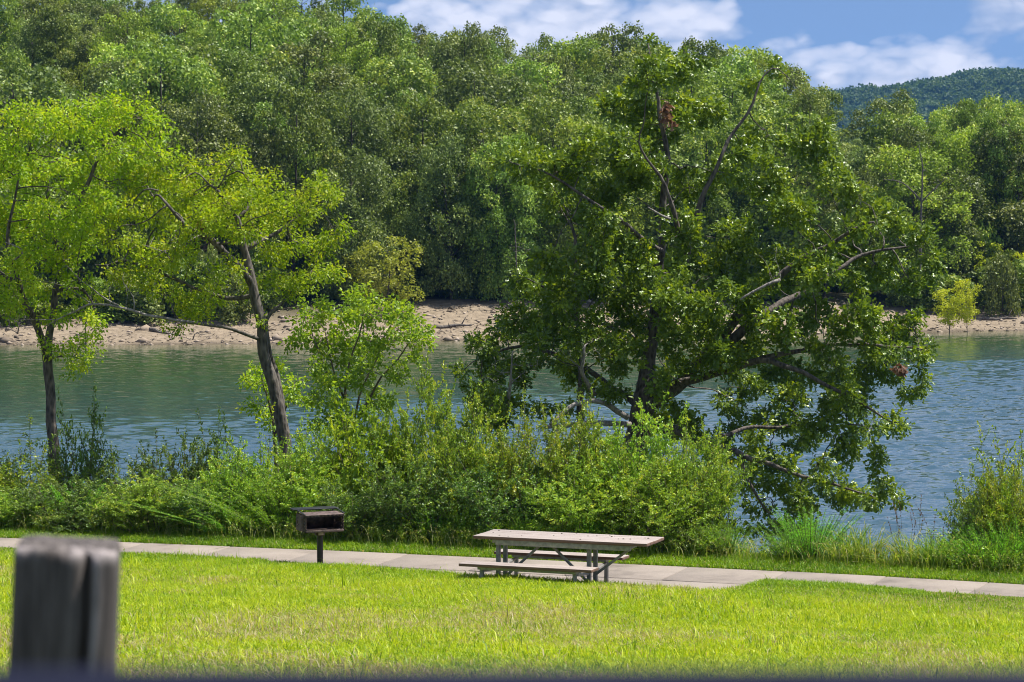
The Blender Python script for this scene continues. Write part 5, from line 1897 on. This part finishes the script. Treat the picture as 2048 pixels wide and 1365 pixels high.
def build_rocks():
    g = np.random.default_rng(19)
    n = 4200
    s = g.random(n) ** 1.25 * 13.5 - .3
    X = g.uniform(-46, 52, n)
    Y = shore_y(X) + s
    Z = far_z(X, Y)
    r = (g.random(n) ** 4) * .20 + .035 + (g.random(n) < .018) * g.uniform(.12, .42, n)
    ico = np.array([[1, 0, 0], [-1, 0, 0], [0, 1, 0], [0, -1, 0], [0, 0, 1], [0, 0, -1]], float)
    ft = np.array([[0, 2, 4], [2, 1, 4], [1, 3, 4], [3, 0, 4], [2, 0, 5], [1, 2, 5], [3, 1, 5], [0, 3, 5]])
    a = g.random(n) * 6.28
    V = ico[None] * (1 + g.normal(size=(n, 6, 1)) * .25) * r[:, None, None] * np.array([1.2, .9, .55])
    ca, sa = np.cos(a)[:, None], np.sin(a)[:, None]
    V = np.stack([V[:, :, 0] * ca - V[:, :, 1] * sa, V[:, :, 0] * sa + V[:, :, 1] * ca, V[:, :, 2]], -1)
    V += np.stack([X, Y, Z + .02], 1)[:, None]
    mb = MB()
    mb.add(V.reshape(-1, 3), T=(ft[None] + (np.arange(n) * 6)[:, None, None]).reshape(-1, 3), rnd=np.repeat(g.random(n), 6))
    m, t, out = material('beach_stone')
    at = t.n('ShaderNodeAttribute', attribute_name='rnd').outputs['Fac']
    p = t.n('ShaderNodeBsdfPrincipled', i_Base_Color=t.ramp(at, [(0, (.14, .108, .078)), (.5, (.27, .21, .15)), (1, (.40, .325, .255))]), i_Roughness=.9)
    t.link(p.outputs[0], out.inputs[0])
    tag(mb.build('gravel', m), 'pinkish tan stones and gravel strewn over the far bank', 'gravel', kind='stuff')
    # dead leaves and twigs drifted into dark bands
    mb = MB()
    n = 2200
    X = g.uniform(-46, 52, n)
    X = X[vnoise(X * .22, X * 0, 71) > g.random(n) * .9]
    n = len(X)
    s = np.clip(g.choice([1.2, 5.0, 9.5], n) + g.normal(size=n) * 1.1 + (vnoise(X * .2, X * 0, 2) - .5) * 2, .3, 13)
    Y = shore_y(X) + s
    pos = np.stack([X, Y, far_z(X, Y) + .05], 1)
    ax = rdir(n, g) * np.array([1, 1, .25])
    add_leaves(mb, pos, ax, rdir(n, g) * .3 + np.array([0, 0, 1]), g.uniform(.15, .6, n), DIAMOND, g.random(n) * .5, width=.3, g=g)
    tag(mb.build('driftwood_litter', M['far_bark']), 'dark drifted twigs and dead leaves in bands on the far bank', 'litter', kind='stuff')


build_rocks()


def build_logs():
    g = np.random.default_rng(57)
    spots = [(905, 655, 'grey driftwood log lying on the bare far bank, right of the olive tree'), (330, 668, 'driftwood log on the far bank between the two left trunks'),
             (2000, 640, 'dark driftwood log on the far bank at the right edge'), (1880, 630, 'driftwood log at the foot of the right far grove')]
    for px, py, lb in spots:
        Y = 160.0
        for _ in range(14):
            X = (px - 1024) / F * Y
            z = float(far_z(np.array([X]), np.array([Y]))[0])
            Y = min(max(Y + (447 + (CAMZ - z) / Y * F - py) * .12, 150), 185)
        L = g.uniform(1.6, 3.0)
        a = g.normal() * .35
        t_ = np.linspace(-.5, .5, 8)
        xs = X + t_ * L * math.cos(a)
        ys = Y + t_ * L * math.sin(a)
        zs = far_z(xs, ys) + .06
        c = np.stack([xs, ys, zs], 1)
        b0 = c[3].copy()
        mb = MB()
        mb.tube(c - b0 + g.normal(size=c.shape) * .03, np.linspace(.15, .06, 8), 8)
        mb.tube([c[5] - b0, c[5] - b0 + np.array([.2, .1, .35]), c[5] - b0 + np.array([.35, .1, .6])], [.05, .035, .015], 6)
        o = mb.build('driftwood_log', M['bark_grey'], smooth=True)
        o.location = tuple(b0)
        tag(o, lb, 'log')


build_logs()


# ------------------------------------------------------------------ the blue hill far away
def build_far_hill():
    YH = 1900.0
    prof_px = np.array([1200, 1450, 1600, 1660, 1750, 1850, 1930, 1985, 2048, 2200, 2600])
    prof_py = np.array([330, 265, 214, 190, 183, 168, 150, 145, 152, 160, 240])

    def hz(X, Y):
        px = 1024 + F * X / YH
        top = CAMZ + (447 - np.interp(px, prof_px, prof_py) + (fbm(px * .03, px * 0, 8, 3) - .5) * 14) / F * YH - 9
        f = np.clip((Y - 1250) / (YH - 1250), 0, 1)
        f = f * f * (3 - 2 * f)
        b = np.clip((2500 - Y) / 600, 0, 1)
        return top * f * (.35 + .65 * b) + (fbm(X * .008, Y * .008, 6) - .5) * 26 * f * np.clip((YH - Y) / 200, 0, 1)
    X, Y = np.meshgrid(np.arange(40, 620, 12.), np.arange(1200, 2500, 25.))
    mat = soil_mat('far_hill_soil', [(.3, (.03, .045, .015)), (.7, (.06, .075, .025))], .05, .2)
    tag(grid_mesh('distant_hill', X, Y, hz, mat), kind='structure')
    g = np.random.default_rng(33)
    n = 5200
    x = g.uniform(120, 520, n)
    y = g.uniform(1230, 1960, n)
    z = hz(x, y)
    k = 120
    q = rdir(n * k, g).reshape(n, k, 3)
    q[:, :, 2] = np.abs(q[:, :, 2]) * 1.0 - .15
    rr = g.uniform(3.6, 8.5, n)
    lump = 1 + .25 * np.sin(q[:, :, :1] * 4 + np.arange(n)[:, None, None]) * np.cos(q[:, :, 1:2] * 5)
    pos = np.stack([x, y, z + 4.5], 1)[:, None] + q * rr[:, None, None] * lump * np.array([1, 1, .95])
    mb = MB()
    add_leaves(mb, pos.reshape(-1, 3), rdir(n * k, g), nz(q.reshape(-1, 3) + rdir(n * k, g) * .4), g.uniform(1.6, 2.8, n * k), DIAMOND,
               np.repeat(g.random(n), k) * .8 + .2 * g.random(n * k), width=1.4, g=g)
    tag(mb.build('distant_forest', M['far_crown']), 'far blue-green forest covering the distant hill', 'forest', kind='stuff')


build_far_hill()


# ------------------------------------------------------------------ air
def build_haze():
    m, t, out = material('haze_air')
    v = t.n('ShaderNodeVolumePrincipled')
    v.inputs['Color'].default_value = (0.16, 0.44, 1.0, 1)
    v.inputs['Density'].default_value = HAZE
    v.inputs['Anisotropy'].default_value = 0.0
    t.link(v.outputs[0], out.inputs['Volume'])
    mb = MB()
    mb.box((0, 1300, 100), (3400, 2800, 220))
    o = mb.build('haze', m)
    tag(o, 'thin bluish summer haze', 'haze', kind='stuff')


HAZE = 0.00008
if HAZE:
    build_haze()
